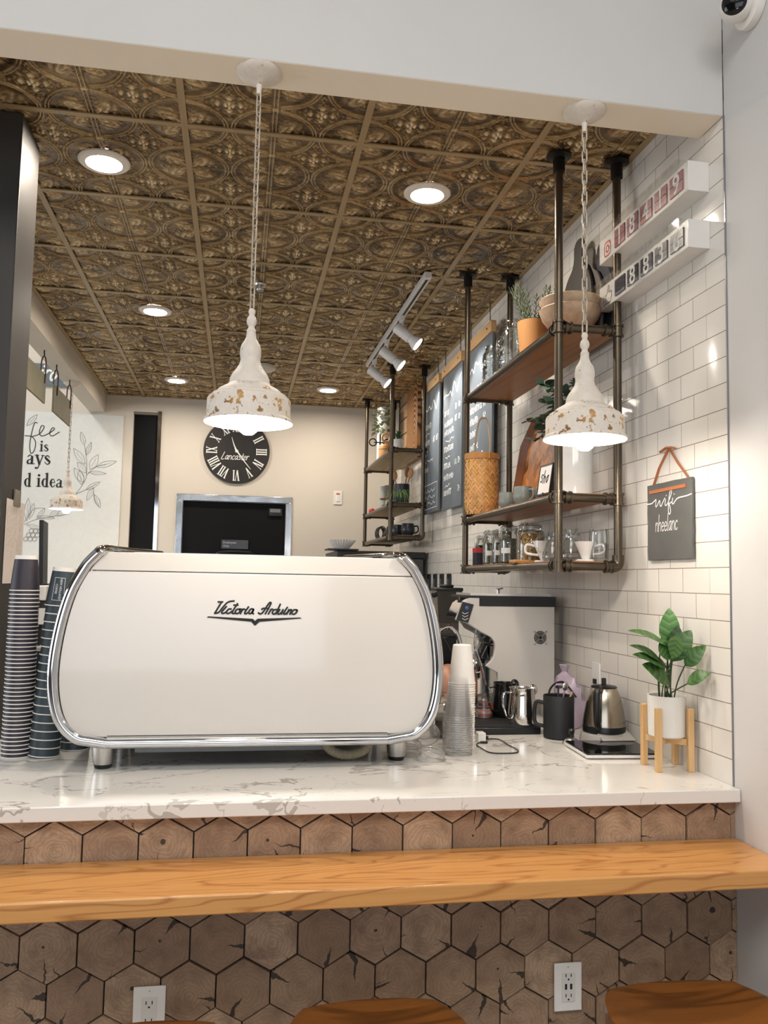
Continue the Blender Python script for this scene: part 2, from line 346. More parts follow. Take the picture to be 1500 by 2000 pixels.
def tin_mesh(x0, x1, y0, y1, step=.0032):
    nx = max(4,int((x1-x0)/step)); ny = max(4,int((y1-y0)/step)); xs = np.linspace(x0,x1,nx+1); ys = np.linspace(y0,y1,ny+1)
    a, b = np.meshgrid(xs,ys); h = relief(a,b); co = np.stack([a,b,-.0072*h],-1).reshape(-1,3)
    i = np.arange(ny)[:,None]*(nx+1)+np.arange(nx)[None]; q = np.stack([i,i+nx+1,i+nx+2,i+1],-1).reshape(-1,4)
    me = bpy.data.meshes.new('ceiling_panel'); me.vertices.add(len(co)); me.vertices.foreach_set('co',co.ravel())
    me.loops.add(q.size); me.loops.foreach_set('vertex_index',q.ravel()); me.polygons.add(len(q)); me.polygons.foreach_set('loop_start',np.arange(len(q))*4); me.polygons.foreach_set('loop_total',np.full(len(q),4))
    at = me.attributes.new('relief','FLOAT','POINT'); at.data.foreach_set('value',np.clip(h.ravel(),0,2)); me.update(); me.shade_smooth(); return me
t = NT('antiqued_tin'); at = t.n('ShaderNodeAttribute', attribute_name='relief'); v = t.coord('Position')
n1 = t.noise(v,3.2,4,.6,.4); n2 = t.noise(v,38,4,.6,.8); n3 = t.noise(t.coord('Position',(1,3.5,1)),11,4,.6,1.2)
f = t.math('ADD', t.math('MULTIPLY',at.outputs['Fac'],.52), t.math('MULTIPLY_ADD',n3,.55,-.17)); f = t.math('ADD', f, t.math('MULTIPLY_ADD',n2,.3,-.15)); f = t.math('ADD', f, t.math('MULTIPLY_ADD',n1,.7,-.37))
col = t.ramp(f,[(.0,lin('#4a3820')),(.28,lin('#8f7650')),(.5,lin('#b99f75')),(.75,lin('#d9c5a0')),(1,lin('#efe2c4'))])
t.set(col, t.math('MULTIPLY_ADD',n3,.18,.20), .42); TIN = t.m
cols = [(-1.153+.004, GX)]+[(GX+CELL*i, GX+CELL*(i+1)) for i in range(3)]+[(GX+3*CELL, XR-.002)]
rows = [(Y1+.002, GY)]+[(GY+CELL*j, GY+CELL*(j+1)) for j in range(7)]+[(GY+7*CELL, YB-.002)]
cache = {}
for i, (xa, xb) in enumerate(cols):
    for j, (ya, yb) in enumerate(rows):
        ox = GX+CELL*(i-1); oy = GY+CELL*(j-1); key = (i if i in (0,4) else 1, j if j in (0,8) else 1)
        if key not in cache: cache[key] = tin_mesh(xa-ox,xb-ox,ya-oy,yb-oy)
        o = bpy.data.objects.new('ceiling_panel', cache[key]); C.objects.link(o); o.location = (ox,oy,ZC+.004); struct(o)
        if not cache[key].materials: cache[key].materials.append(TIN)
BRONZE = mat('bronze_grid','#a68f6a',.4,.1,nz=(8,.1))
m = MB()
for i in range(4): m.box(GX+CELL*i-.0115,GX+CELL*i+.0115,Y1+.002,YB-.002,ZC-.006,ZC)
for j in range(8): m.box(-1.15,XR-.002,GY+CELL*j-.0115,GY+CELL*j+.0115,ZC-.0055,ZC)
m.box(-1.153,-1.128,Y1,YB,ZC-.006,ZC).box(XR-.022,XR-.001,Y1,YB,ZC-.006,ZC).box(-1.15,XR,YB-.02,YB-.001,ZC-.006,ZC)
struct(m.build('ceiling_grid', BRONZE))
struct(MB().box(-1.2,1.6,Y1,YB,ZC+.02,ZC+.1).build('ceiling_deck', MATT))
# ------------------------------------------------------------------ hexagonal end-grain cladding of the counter front
def hexwall():
    w = .1308; s = w/sqrt(3); bm = bmesh.new(); uvl = bm.loops.layers.uv.new('UVMap'); cl = bm.loops.layers.float_color.new('Col')
    for r in range(-6,5):
        zc = .7318+.1135*r; off = 0 if r%2 == 0 else w/2
        for k in range(-16,15):
            xc = -.4115+w*k+off
            poly = [(xc+(s-.0016)*sin(pi/3*i), zc+(s-.0016)*cos(pi/3*i)) for i in range(6)]
            x1 = XR-.001; poly2 = []
            for i in range(6):                                         # clip at the wall and under the worktop
                a, b = poly[i], poly[(i+1)%6]
                if a[0] <= x1: poly2.append(a)
                if (a[0]-x1)*(b[0]-x1) < 0: u = (x1-a[0])/(b[0]-a[0]); poly2.append((x1,a[1]+u*(b[1]-a[1])))
            if len(poly2) < 3 or min(p[1] for p in poly2) > 1.035 or zc < .05: continue
            poly2 = [(p[0],min(p[1],1.036)) for p in poly2]
            d = random.uniform(0,.006); y = Y0-.006-d; sd = (random.random(),random.random(),random.random())
            fr = [bm.verts.new((p[0]+(xc-p[0])*.012,y,p[1]+(zc-p[1])*.012)) for p in poly2]; bk = [bm.verts.new((p[0],y+.004,p[1])) for p in poly2]; b2 = [bm.verts.new((p[0],Y0+.012,p[1])) for p in poly2]
            n = len(fr); fs = [bm.faces.new(fr[::-1])]
            for i in range(n): fs += [bm.faces.new((fr[i],fr[(i+1)%n],bk[(i+1)%n],bk[i])), bm.faces.new((bk[i],bk[(i+1)%n],b2[(i+1)%n],b2[i]))]
            for f in fs:
                for lp in f.loops: lp[uvl].uv = ((lp.vert.co.x-xc)/s,(lp.vert.co.z-zc)/s); lp[cl] = (*sd,1)
    bmesh.ops.recalc_face_normals(bm, faces=bm.faces); me = bpy.data.meshes.new('wall_counter'); bm.to_mesh(me); bm.free()
    t = NT('end_grain_wood'); uv = t.n('ShaderNodeTexCoord').outputs['UV']; at = t.n('ShaderNodeAttribute', attribute_name='Col'); sp = t.n('ShaderNodeSeparateColor'); t.l(at.outputs['Color'], sp.inputs[0]); r1, r2, r3 = sp.outputs
    su = t.n('ShaderNodeSeparateXYZ'); t.l(uv, su.inputs[0])
    px = t.math('SUBTRACT', su.outputs[0], t.math('MULTIPLY_ADD',r1,.5,-.25)); py = t.math('SUBTRACT', su.outputs[1], t.math('MULTIPLY_ADD',r2,.5,-.25))
    cb = t.n('ShaderNodeCombineXYZ'); t.l(px,cb.inputs[0]); t.l(py,cb.inputs[1]); t.l(t.math('MULTIPLY',r3,40),cb.inputs[2])
    rad = t.math('SQRT', t.math('ADD', t.math('MULTIPLY',px,px), t.math('MULTIPLY',py,py))); nz = t.noise(cb.outputs[0],2.2,3)
    ring = t.math('SINE', t.math('MULTIPLY', t.math('MULTIPLY_ADD',nz,.55,rad), 48)); ring = t.math('MULTIPLY_ADD',ring,.5,.5)
    blot = t.noise(cb.outputs[0],1.6,5,.6); fine = t.noise(cb.outputs[0],22,3)
    base = t.mix(r3, lin('#8c7058'), lin('#b99d81')); base = t.mix(t.math('MULTIPLY',ring,.30), base, lin('#5f4733')); base = t.mix(t.ramp(blot,[(.42,(0,0,0)),(.74,(.75,.75,.75))]), base, lin('#5c4232')); base = t.mix(t.math('MULTIPLY',fine,.25), base, lin('#c2a588'))
    ang = t.math('ARCTAN2', py, px); crack = None
    for k, (ra, rb) in enumerate(((r1,r3),(r2,r1))):            # drying cracks: wedges opening towards the edge
        a0 = t.math('MULTIPLY_ADD', t.math('FRACT',t.math('MULTIPLY',ra,7.31+3*k)), 6.283, -3.1416)
        dd = t.math('ABSOLUTE', t.math('SINE', t.math('SUBTRACT', t.math('MULTIPLY_ADD',nz,.7,ang), t.math('ADD',a0,.35)))); cs = t.math('GREATER_THAN', t.math('COSINE', t.math('SUBTRACT',ang,a0)), 0)
        wd = t.math('MULTIPLY', t.math('MAXIMUM', t.math('SUBTRACT', rad, t.math('MULTIPLY_ADD',rb,.75,.12)), 0), .13 if k == 0 else .06)
        c = t.math('MULTIPLY', cs, t.math('LESS_THAN', t.math('MULTIPLY',dd,rad), wd)); crack = c if crack is None else t.math('MAXIMUM',crack,c)
    pith = t.math('LESS_THAN', t.math('ADD',rad,t.math('MULTIPLY',blot,.3)), t.math('MULTIPLY',r2,.24)); crack = t.math('MAXIMUM', crack, pith)
    t.set(t.mix(t.math('MULTIPLY',crack,.88), base, lin('#120b07')), .6); t.bump(t.math('ADD',t.math('MULTIPLY',crack,-3),t.math('ADD',fine,ring)), .25, .0012)
    o = bpy.data.objects.new('wall_counter', me); C.objects.link(o); me.materials.append(t.m); struct(o)
hexwall()
struct(MB().box(-3.4,XR,Y0-.002,Y0+.02,0,1.036).build('wall_counter_backing', mat('dark_gap','#15100c',.8)))
struct(MB().box(-3.4,.72,Y0+.03,3.02,0,1.036).box(.74,XR,3.09,5.9,0,1.036).build('wall_counter_base', mat('cabinet_grey','#a8a29a',.5)))
# quartz worktop
t = NT('white_quartz'); v = t.coord('Position',(1,1,1)); w = None
for sc, th, am in ((2.3,.0065,.75),(5.2,.006,.4),(1.25,.0062,.6)):
    n = t.noise(t.coord('Position',(1,1.7,1),(sc*3.1,sc,0),(0,0,.5)),sc,5,.55,.35); d = t.math('ABSOLUTE',t.math('SUBTRACT',n,.5)); k = t.math('MULTIPLY', t.math('LESS_THAN', d, th), t.math('MULTIPLY', t.math('GREATER_THAN', t.noise(v,1.7+sc,1), .5), am)); w = k if w is None else t.math('MAXIMUM',w,k)
t.set(t.mix(w, t.mix(t.noise(v,4,4),lin('#e0dcd5'),lin('#e9e6e0')), lin('#a39c92')), .1); QUARTZ = t.m
ct = MB().prism([(-3.4,2.139),(XR-.001,2.139),(XR-.001,5.9),(.72,5.9),(.72,3.08),(-.78,3.08),(-.78,7.2),(-1.38,7.2),(-1.38,3.08),(-3.4,3.08)],'z',1.037,ZT).build('countertop', QUARTZ, bev=.003)
tag(ct,'white quartz worktop with grey veins above the hexagonal wood cladding','countertop')
OAK = wood('honey_oak','#d9a05c','#a2622a','#cd9450','X',1.25,.3,16,.35,.1)
tag(MB().box(-3.0,XR-.001,1.910,Y0-.013,.894,.937).build('bar_ledge', OAK, bev=.004),'long honey oak bar ledge fixed below the white worktop','bar ledge')
# ------------------------------------------------------------------ espresso machine
EX = .054
em = thing('espresso_machine','large white espresso machine with chrome frame and black script lettering on its back','espresso machine',(EX,2.5,ZT))
hw = [(1.690,.440),(1.665,.464),(1.640,.482),(1.570,.516),(1.475,.540),(1.375,.5525),(1.295,.5505),(1.23,.536),(1.19,.512),(1.165,.480),(1.158,.45)]
side = [tuple(p)[:2] for p in cr([(h,z-ZT,0) for z,h in hw],4)]
def hw_at(z):
    for (h0,z0),(h1,z1) in zip(side,side[1:]):
        if z1 <= z <= z0: return h0+(h1-h0)*(z0-z)/max(1e-9,z0-z1)
    return side[0][0] if z > side[0][1] else side[-1][0]
def outline(ins, zmax, zmin):
    pr = [(max(.05,hw_at(zmax)-ins),zmax)]+[(max(.05,h-ins),z) for h,z in side if zmin+.001 < z < zmax-.001]+[(max(.05,hw_at(zmin)-ins),zmin)]; return [(-h,z) for h,z in pr]+[(h,z) for h,z in pr[::-1]]
zs = 1.633-ZT
lo = outline(.014,zs,0.0935); MB().prism(lo,'y',0,.03).build('back_panel', WENAMEL, em, bev=.004)
# upper strip leans away from the viewer a little
up = outline(.012,1.688-ZT,zs+.0022); m = MB(); n = len(up); m.add([(p[0],.001+(p[1]-zs)*.14,p[1]) for p in up]+[(p[0],.035+(p[1]-zs)*.14,p[1]) for p in up],[(i,(i+1)%n,n+(i+1)%n,n+i) for i in range(n)]+[tuple(range(n)),tuple(range(n,2*n))])
m.build('upper_panel', WENAMEL, em, bev=.002)
MB().prism(outline(.03,1.675-ZT,.101),'y',.036,.50).build('body', mat('machine_body','#cfcac2',.3), em)
for sgn in (-1,1):
    pts = [(sgn*.30,.30,1.688-ZT),(sgn*.40,.12,1.692-ZT),(sgn*.425,.035,1.694-ZT)]+[(sgn*h,.0,z) for h,z in side]+[(sgn*.40,0,1.150-ZT)]
    MB().tube(cr(pts,3),.0155,12).build('chrome_side_trim', CHROME, em, 'curved chrome tube edging one side of the machine')
gk = [(sgn_*(h-.0135),.003,z) for sgn_ in (1,) for h,z in side]; MB().tube([(-p[0],p[1],p[2]) for p in gk],.006,6).build('gasket', MATT, em, 'black gasket inside the chrome tube'); MB().tube(gk,.006,6).build('gasket', MATT, em, 'black gasket inside the chrome tube')
MB().tube([(-.40,0,1.150-ZT),(.40,0,1.150-ZT)],.0145,12).build('chrome_bottom_trim', CHROME, em)
MB().box(-.40,.40,.0,.48,1.155-ZT,1.172-ZT).build('base_plate', STEEL, em)
MB().box(-.34,.34,.16,.44,.02,.083).build('drip_pan', mat('dark_pan_steel','#6f6e6a',.35,.8), em)
leg = MB().lathe([(0,.012),(.026,.012),(.030,.03),(.034,.075),(.034,.09),(0,.09)],seg=24); foot = MB().lathe([(0,0),(.022,0),(.024,.004),(.026,.014),(0,.014)],seg=24)
for x, y in ((-.415,.055),(.447,.095),(-.415,.44),(.447,.44)):
    L = leg.build('leg', SILVER, em, 'satin metal foot post'); L.location = (x,y,0); F = foot.build('rubber_foot', BLACK, L)
m = MB().box(-.36,.36,.10,.46,1.682-ZT,1.692-ZT); m.build('cup_tray', STEEL, em)
for sgn in (-1,1): MB().tube(cr([(sgn*.43,.30,1.60-ZT),(sgn*.50,.34,1.63-ZT),(sgn*.53,.36,1.665-ZT)],4),.006).build('steam_lever', BLACK, em)
sc = .000207; LP = lambda u,v: ((u-735)*sc, -.0012, 1.5335-ZT-(v-245)*sc)
G = [[(222,165),(285,165)],[(268,168),(225,245),(180,325)],[(180,325),(235,310),(290,240),(340,180),(390,155),(442,150)],[(338,228),(280,300),(285,325),(320,315),(350,290)],
 [(405,262),(370,265),(340,305),(355,325),(390,315),(420,290)],[(490,185),(425,300),(435,325),(470,315)],[(440,207),(498,207)],[(522,262),(480,270),(462,310),(490,325),(525,300),(525,262),(560,270)],
 [(560,262),(535,325)],[(545,300),(575,262),(602,270)],[(645,228),(595,310),(610,325),(640,310)],[(715,262),(680,258),(650,300),(665,325),(695,305),(718,262),(700,310),(718,325)],
 [(785,310),(810,325),(850,300),(905,210),(940,165),(958,172),(935,225),(882,325)],[(830,262),(860,246),(930,250)],[(960,262),(925,325)],[(938,300),(970,258),(998,268)],[(1040,262),(1000,270),(980,310),(1005,325),(1040,300)],[(1090,185),(1028,325)],
 [(1085,260),(1055,315),(1075,325),(1110,300),(1130,260)],[(1130,260),(1108,325)],[(1190,228),(1140,310),(1155,325),(1180,310)],[(1215,258),(1182,325)],[(1195,300),(1238,260),(1250,275),(1228,325)],[(1318,262),(1280,265),(1255,305),(1275,325),(1310,310),(1332,272),(1318,262)]]
m = MB()
for st in G: m.ribbon(st, 24, LP)
m.build('script_lettering', INK, em, 'black script lettering on the white back panel', smooth=0)
MB().flat([(70,383),(95,367),(710,395),(743,425),(775,393),(1375,370),(1400,383),(805,437),(750,488),(735,488),(690,437)],LP).build('winged_underline', INK, em, smooth=0)
hose = [(x,y,z) for x,y,z in cr([(.22,.10,.075),(.235,.09,.04),(.27,.085,.022),(.31,.085,.02),(.35,.09,.035),(.37,.10,.075)],14)]
MB().tube(hose,[.0135+.0025*(i%2) for i in range(len(hose))],10).build('drain_hose', mat('beige_hose','#a59b83',.5), em)
# ------------------------------------------------------------------ pendant lamps
def distressed():
    t = NT('distressed_white_paint'); v = t.coord(); sp = t.n('ShaderNodeSeparateXYZ'); t.l(v, sp.inputs[0]); z = sp.outputs[2]
    n = t.noise(v,38,6,.65,.3); n2 = t.noise(v,90,4); band = t.math('SUBTRACT', 1, t.math('MINIMUM', t.math('MULTIPLY', t.math('ABSOLUTE', t.math('SUBTRACT',z,.035)), 14), 1))
    f = t.math('ADD', t.math('MULTIPLY_ADD',n2,.25,n), t.math('MULTIPLY',band,.11)); chip = t.ramp(f,[(.775,(0,0,0)),(.795,(1,1,1))])
    col = t.mix(n2, lin('#cfc4b6'), lin('#e0d8cd')); col = t.mix(chip, col, t.ramp(t.noise(v,14,2),[(.35,lin('#7d5a33')),(.6,lin('#b98a45'))])); t.set(col,.55); t.bump(t.math('MULTIPLY_ADD',chip,-1,n),.4,.002); return t.m
DIST = distressed(); BULB = emit('lit_bulb','#fff2e3',K_BULB); SHADEIN = mat('shade_inside','#f4efe6',.5)
prof = [(.117,0),(.1175,.004),(.1155,.009),(.1105,.013),(.1100,.060),(.107,.066),(.101,.069),(.099,.074),(.086,.080),(.083,.086),(.079,.089),(.060,.100),(.055,.104),(.0535,.110),(.052,.120),(.046,.132),(.036,.146),(.029,.158),(.0262,.170),(.0268,.178),(.0282,.186),(.0278,.200),(.0245,.212),(.018,.222),(.0135,.232),(.0118,.246),(.0128,.251),(.0085,.258),(.0082,.263),(.0125,.270),(.0135,.277),(.0115,.286),(.0072,.292),(.0072,.296),(.0095,.301),(.0085,.307),(.0045,.312),(0,.314)]
inner = [(.1165,.0005),(.108,.012),(.1075,.062),(.085,.078),(.055,.100),(.03,.118),(0,.12)]
def chain(z0, z1, n):
    m = MB(); p = (z1-z0)/n; L = p/2+.006
    for i in range(n):
        zc = z0+p*(i+.5); pts = []
        for k in range(16):
            a = 2*pi*k/16; x = .0075*cos(a); z = L*sin(a); x = max(-.0065,min(.0065,x*1.25)); pts.append((x*cos(.35),x*sin(.35),zc+z) if i%2 else (-x*sin(.35),x*cos(.35),zc+z))
        m.tube(pts,.0023,6,closed=True)
    return m
def pendant(x, y, zr, ztop, label, tint=None, group='pendant lamps under the beams'):
    t = thing('pendant_lamp', label,'pendant lamp',(x,y,zr),.4,group)
    MB().lathe(prof,seg=48).build('lamp_shade', DIST, t); MB().lathe(inner,seg=40).build('shade_lining', SHADEIN, t)
    b = MB().lathe([(0,-.032),(.012,-.030),(.022,-.022),(.028,-.008),(.028,.006),(.022,.026),(.014,.045),(.013,.06),(0,.06)],seg=20).build('bulb', BULB, t, 'glowing bulb')
    MB().lathe([(.016,.05),(.018,.052),(.018,.1),(0,.1)],seg=16).build('socket', MATT, t)
    H = ztop-zr; chain(.312,H-.055,max(6,int((H-.367)/.032))).build('chain', mat('whitewashed_chain','#b3a898',.5,.3,nz=(90,.3)), t)
    MB().lathe([(0,H-.062),(.0065,H-.062),(.0075,H-.045),(.008,H-.036),(.011,H-.033),(.03,H-.026),(.052,H-.013),(.0625,H-.004),(.0635,H-.0005),(0,H-.0005)],seg=36).build('canopy', DIST, t)
    return t
pendant(.016,2.236,2.030,ZS,'distressed white bell pendant lamp hanging in front of the wall clock')
pendant(.962,2.236,2.030,ZS,'distressed white bell pendant lamp hanging in front of the near pipe shelf')
pendant(-1.222,6.30,2.088,ZS,'small distant bell pendant lamp hanging in front of the lettered mural')
# ------------------------------------------------------------------ ceiling fixtures
LED = emit('lit_downlight','#fff1e0',K_DOWN)
def downlight(x, y, label):
    t = thing('downlight', label,'downlight',(x,y,ZC-.004),0,'round recessed ceiling downlights')
    MB().lathe([(.062,-.002),(.066,-.010),(.088,-.008),(.094,-.002),(.094,.003),(.062,.003)],seg=40).build('trim_ring', mat('downlight_trim','#ece6dc',.4), t)
    MB().lathe([(0,-.003),(.063,-.003)],seg=32).build('diffuser', LED, t, 'glowing white disc')
for x, y, l in ((-.541,3.17,'large glowing round downlight beside the dark column'),(.698,3.17,'glowing round downlight between the pendant lamps near the pipe shelf'),(-.52,4.95,'glowing round downlight halfway down the tin ceiling on the left'),
                (-.52,6.70,'small far downlight above the tall black door'),(.68,6.73,'small far downlight above the wall switch on the back wall')): downlight(x,y,l)
t = thing('track_light','white ceiling track with three spot heads aimed at the chalk menu boards','track light',(.88,4.9,ZC-.006))
WT = mat('white_track','#e3e0dc',.35)
MB().box(-.018,.018,-.91,.91,-.032,0).build('track', WT, t, bev=.002).rotation_euler = (0,0,.012)
o = MB().box(-.006,.006,-.88,.88,-.0335,-.030).build('track_slot', BLACK, t, 'black slot in the track'); o.rotation_euler = (0,0,.012)
SPOT = emit('lit_spot','#fff6ea',30)
for yy in (-.28,.21,.70):
    h = MB(); h.cbox((0,0,-.045),(.024,.05,.03)); h.tube([(0,0,-.05),(.008,-.004,-.105)],.008)
    o = h.build('spot_arm', WT, t); o.location = (0,yy,0)
    d = Vector((.72,-.25,-.62)).normalized(); q = Vector((0,0,1)).rotation_difference(d).to_matrix().to_4x4(); base = Vector((-.03,.012,-.095))
    k = MB().mark().lathe([(0,0),(.030,0),(.031,.004),(.031,.105),(.026,.108),(.026,.118),(.034,.135),(.043,.158),(.043,.164),(.038,.164),(.03,.15),(0,.15)],seg=24).xf(tr(*base) @ q).build('spot_head', WT, o)
    MB().mark().lathe([(0,.158),(.038,.158)],seg=20).xf(tr(*base) @ q).build('spot_lens', SPOT, o, 'glowing lens')
    l = bpy.data.lights.new('spot_beam','SPOT'); l.energy = K_SPOT; l.spot_size = radians(75); l.spot_blend = .6; l.shadow_soft_size = .03; l.color = (1,.96,.9)
    lo_ = bpy.data.objects.new('spot_beam',l); C.objects.link(lo_); lo_.location = Vector((.88,4.9+yy,ZC-.006))+base+d*.175; lo_.rotation_euler = d.to_track_quat('-Z','Y').to_euler()
o = MB().lathe([(0,-.035),(.02,-.035),(.022,-.028),(.008,-.026),(.008,-.012),(.03,-.010),(.034,0),(0,0)],seg=20).build('sprinkler', SILVER, None); o.location = (.069,4.38,ZC-.001); tag(o,'small metal fire sprinkler on the tin ceiling behind the pendant chain','sprinkler')
o = MB().lathe([(0,-.03),(.09,-.03),(.11,-.018),(.115,0),(0,0)],seg=32).build('smoke_detector', mat('detector_white','#d5d0c6',.5), None); o.location = (.12,6.12,ZC-.002); tag(o,'round white disc detector on the ceiling behind the pendant shade','smoke detector')
# ------------------------------------------------------------------ pipe shelving
SHB = wood('shelf_plank','#a9713f','#7b4c27','#b07c4a','Y',1.0,.45,7); SHB2 = wood('pale_shelf_plank','#b09a73','#8c7752','#a8956f','Y',1.0,.5,7)
def fitting(m, p, d, r=.0205, L=.022):
    p = Vector(p); d = Vector(d); a = p-d*L; b = p+d*L; k = r+.0022
    m.tube([a,a+d*.007,a+d*.0071,b-d*.0071,b-d*.007,b],[k,k,r-.002,r-.002,k,k],14)
def pipe_shelf(name, x0, x1, ya, yb, zl, label, plank):
    t = thing(name,label,'shelf',(0,0,0)); pr = .0148; top = ZC-.006; zb = zl[0]
    for x, y, rear in ((x0,ya,0),(x0,yb,0),(x1,ya,1),(x1,yb,1)):
        p = MB().tube([(x,y,zb),(x,y,top)],pr,14).build('post', PIPE, t)
        MB().lathe([(0,top-.001),(.045,top-.001),(.045,top-.007),(.024,top-.010),(.0215,top-.012),(.0215,top-.065),(.016,top-.067)],(x,y,0),20).build('ceiling_flange', FLANGE, p, 'dark iron flange at the ceiling')
    for i, z in enumerate(zl):
        m = MB(); m.tube([(x0,ya,z),(x0,yb,z)],pr,12); m.build('front_rail', PIPE, t)
        for y in (ya,yb): MB().tube([(x0,y,z),(x1,y,z)],pr,12).build('end_rail', PIPE, t)
        for y, s in ((ya,1),(yb,-1)):
            m = MB(); fitting(m,(x0,y,z),(0,0,1)); fitting(m,(x0,y+s*.033,z),(0,1,0),L=.013); fitting(m,(x0+.033,y,z),(1,0,0),L=.013); m.build('pipe_joint', PIPE, t)
            m = MB(); fitting(m,(x1-.036,y,z),(1,0,0),L=.016)
            if i: fitting(m,(x1,y,z),(0,0,1))
            else: m.tube(cr([(x1-.04,y,z),(x1-.012,y,z+.002),(x1-.001,y,z+.014),(x1,y,z+.042)],5),.0205,14)
            m.build('pipe_joint' if i else 'pipe_elbow', PIPE, t)
        MB().box(x0+.005,x1+.015,ya+.006,yb-.006,z+.0,z+.018).build('plank', plank, t, 'wooden plank' )
    return t
ZL = [1.6835,1.9225,2.5285]; T0,T1,T2 = [z+.0185 for z in ZL]
pipe_shelf('pipe_shelf',1.0945,1.316,2.771,3.985,ZL,'near bronze pipe shelf hung from the ceiling beside the right wall',SHB)
ZF = [1.928,2.160,2.552]; U0,U1,U2 = [z+.0185 for z in ZF]
pipe_shelf('pipe_shelf',1.052,1.285,5.83,7.03,ZF,'far bronze pipe shelf in the back right corner under the tin ceiling',SHB2)
# ------------------------------------------------------------------ chalk menu boards
SLATE = NT('chalkboard'); v = SLATE.coord('Position'); SLATE.set(SLATE.mix(SLATE.noise(v,7,5),lin('#4a5157'),lin('#666e75')),.7); SLATE = SLATE.m  # slate tone lightened all over to carry its glare
PINE = wood('pale_pine','#d0a877','#b58a58','#c79c68','Y',1.0,.5,8)
def board(y0, y1, z0, z1, label, seed, boxed=False, dx=0):
    rnd = random.Random(seed); x = 1.312+dx; t = thing('menu_board',label,'menu board',(x,(y0+y1)/2,z0),0,'chalk menu boards'); w = y1-y0; H = z1-z0
    MB().box(0,.012,-w/2,w/2,0,H-.03).build('slate', SLATE, t)
    b = MB().box(-.012,.018,-w/2-.012,w/2+.012,H-.062,H).build('wood_bar', PINE, t, 'pale wooden hanging bar', bev=.002)
    for s in (-1,1): MB().tube([(-.014,s*w*.36,H-.028),(.022,s*w*.36,H-.028)],.006).build('bolt', FLANGE, b)
    for s in (-1,1):
        m = MB(); n = int((ZC-.008-z1+.02)/.014)
        for i in range(n): m.tube([(.0+.0035*cos(a)*(i%2),s*w*.40+.0035*cos(a)*(1-i%2),H-.02+.014*(i+.5)+.009*sin(a)) for a in [2*pi*k/8 for k in range(8)]],.0013,4,closed=True)
        m.tube([(0,s*w*.40,H-.03),(0,s*w*.40,H-.015)],.004); m.build('chain', FLANGE, t)
    P = lambda u,v: (-.0008, w/2-u*w, v)                               # u runs left to right in the viewer's eyes
    m = MB(); 
    def word(u, v, n, h, k=.0038):
        for i in range(n):
            a = u+i*.052; m.ribbon([(a*1,v),(a+rnd.uniform(-.004,.012),v+h)], k/w, lambda p,q: P(p,q), 0) if 0 else m.add([P(a,v),P(a+.018,v),P(a+.018+rnd.uniform(0,.012),v+h),P(a+rnd.uniform(0,.012),v+h)],[(0,1,2,3)])
            if rnd.random() < .75: c = v+h*rnd.choice((0,.45,.9)); m.add([P(a,c),P(a+.045,c),P(a+.045,c+.008),P(a,c+.008)],[(0,1,2,3)])
    Q = lambda p,q: P(p/w,q)
    pts = [(.05*w,H-.20)]
    for i in range(9): pts += [((.15+.085*i)*w,H-.20+rnd.choice((-.025,.03,.0,.05,.01))+.0*i)]
    pts += [(.96*w,H-.13)]
    m.ribbon(pts,.010,Q)
    v = H-.33; lim = .27 if boxed else .08
    while v > lim:
        n = rnd.randint(5,10)
        word(.09,v,n,.034)
        if rnd.random() < .3 and v-.05 > lim: 
            v -= .042; pp = [((.16+.05*i)*w, v+rnd.uniform(-.008,.014)) for i in range(rnd.randint(6,11))]; m.ribbon(pp,.0045,Q)
        else:
            if rnd.random() < .7: word(.66,v,2,.034)
            if rnd.random() < .8: word(.83,v,2,.034)
        v -= rnd.choice((.058,.066,.075))
    if boxed:
        for a, b in (((.1,.03),(.92,.03)),((.1,.20),(.92,.20)),((.1,.03),(.1,.20)),((.92,.03),(.92,.20))): m.ribbon([(a[0]*w,a[1]),(b[0]*w,b[1])],.0035,Q)
        for q in range(3): m.ribbon([((.22+.055*i)*w,.155-.045*q+rnd.uniform(-.012,.016)) for i in range(12)],.004,Q)
    m.build('chalk_writing', CHALK, t, 'white hand lettering', smooth=0)
board(5.47,5.98,2.10,3.035,'chalk menu board farthest back, with a ruled box at its foot',3,True)
board(4.885,5.36,2.085,3.03,'chalk menu board in the middle of the row of three',5)
board(4.27,4.74,2.10,3.03,'chalk menu board partly behind the glass jars and woven basket',8)
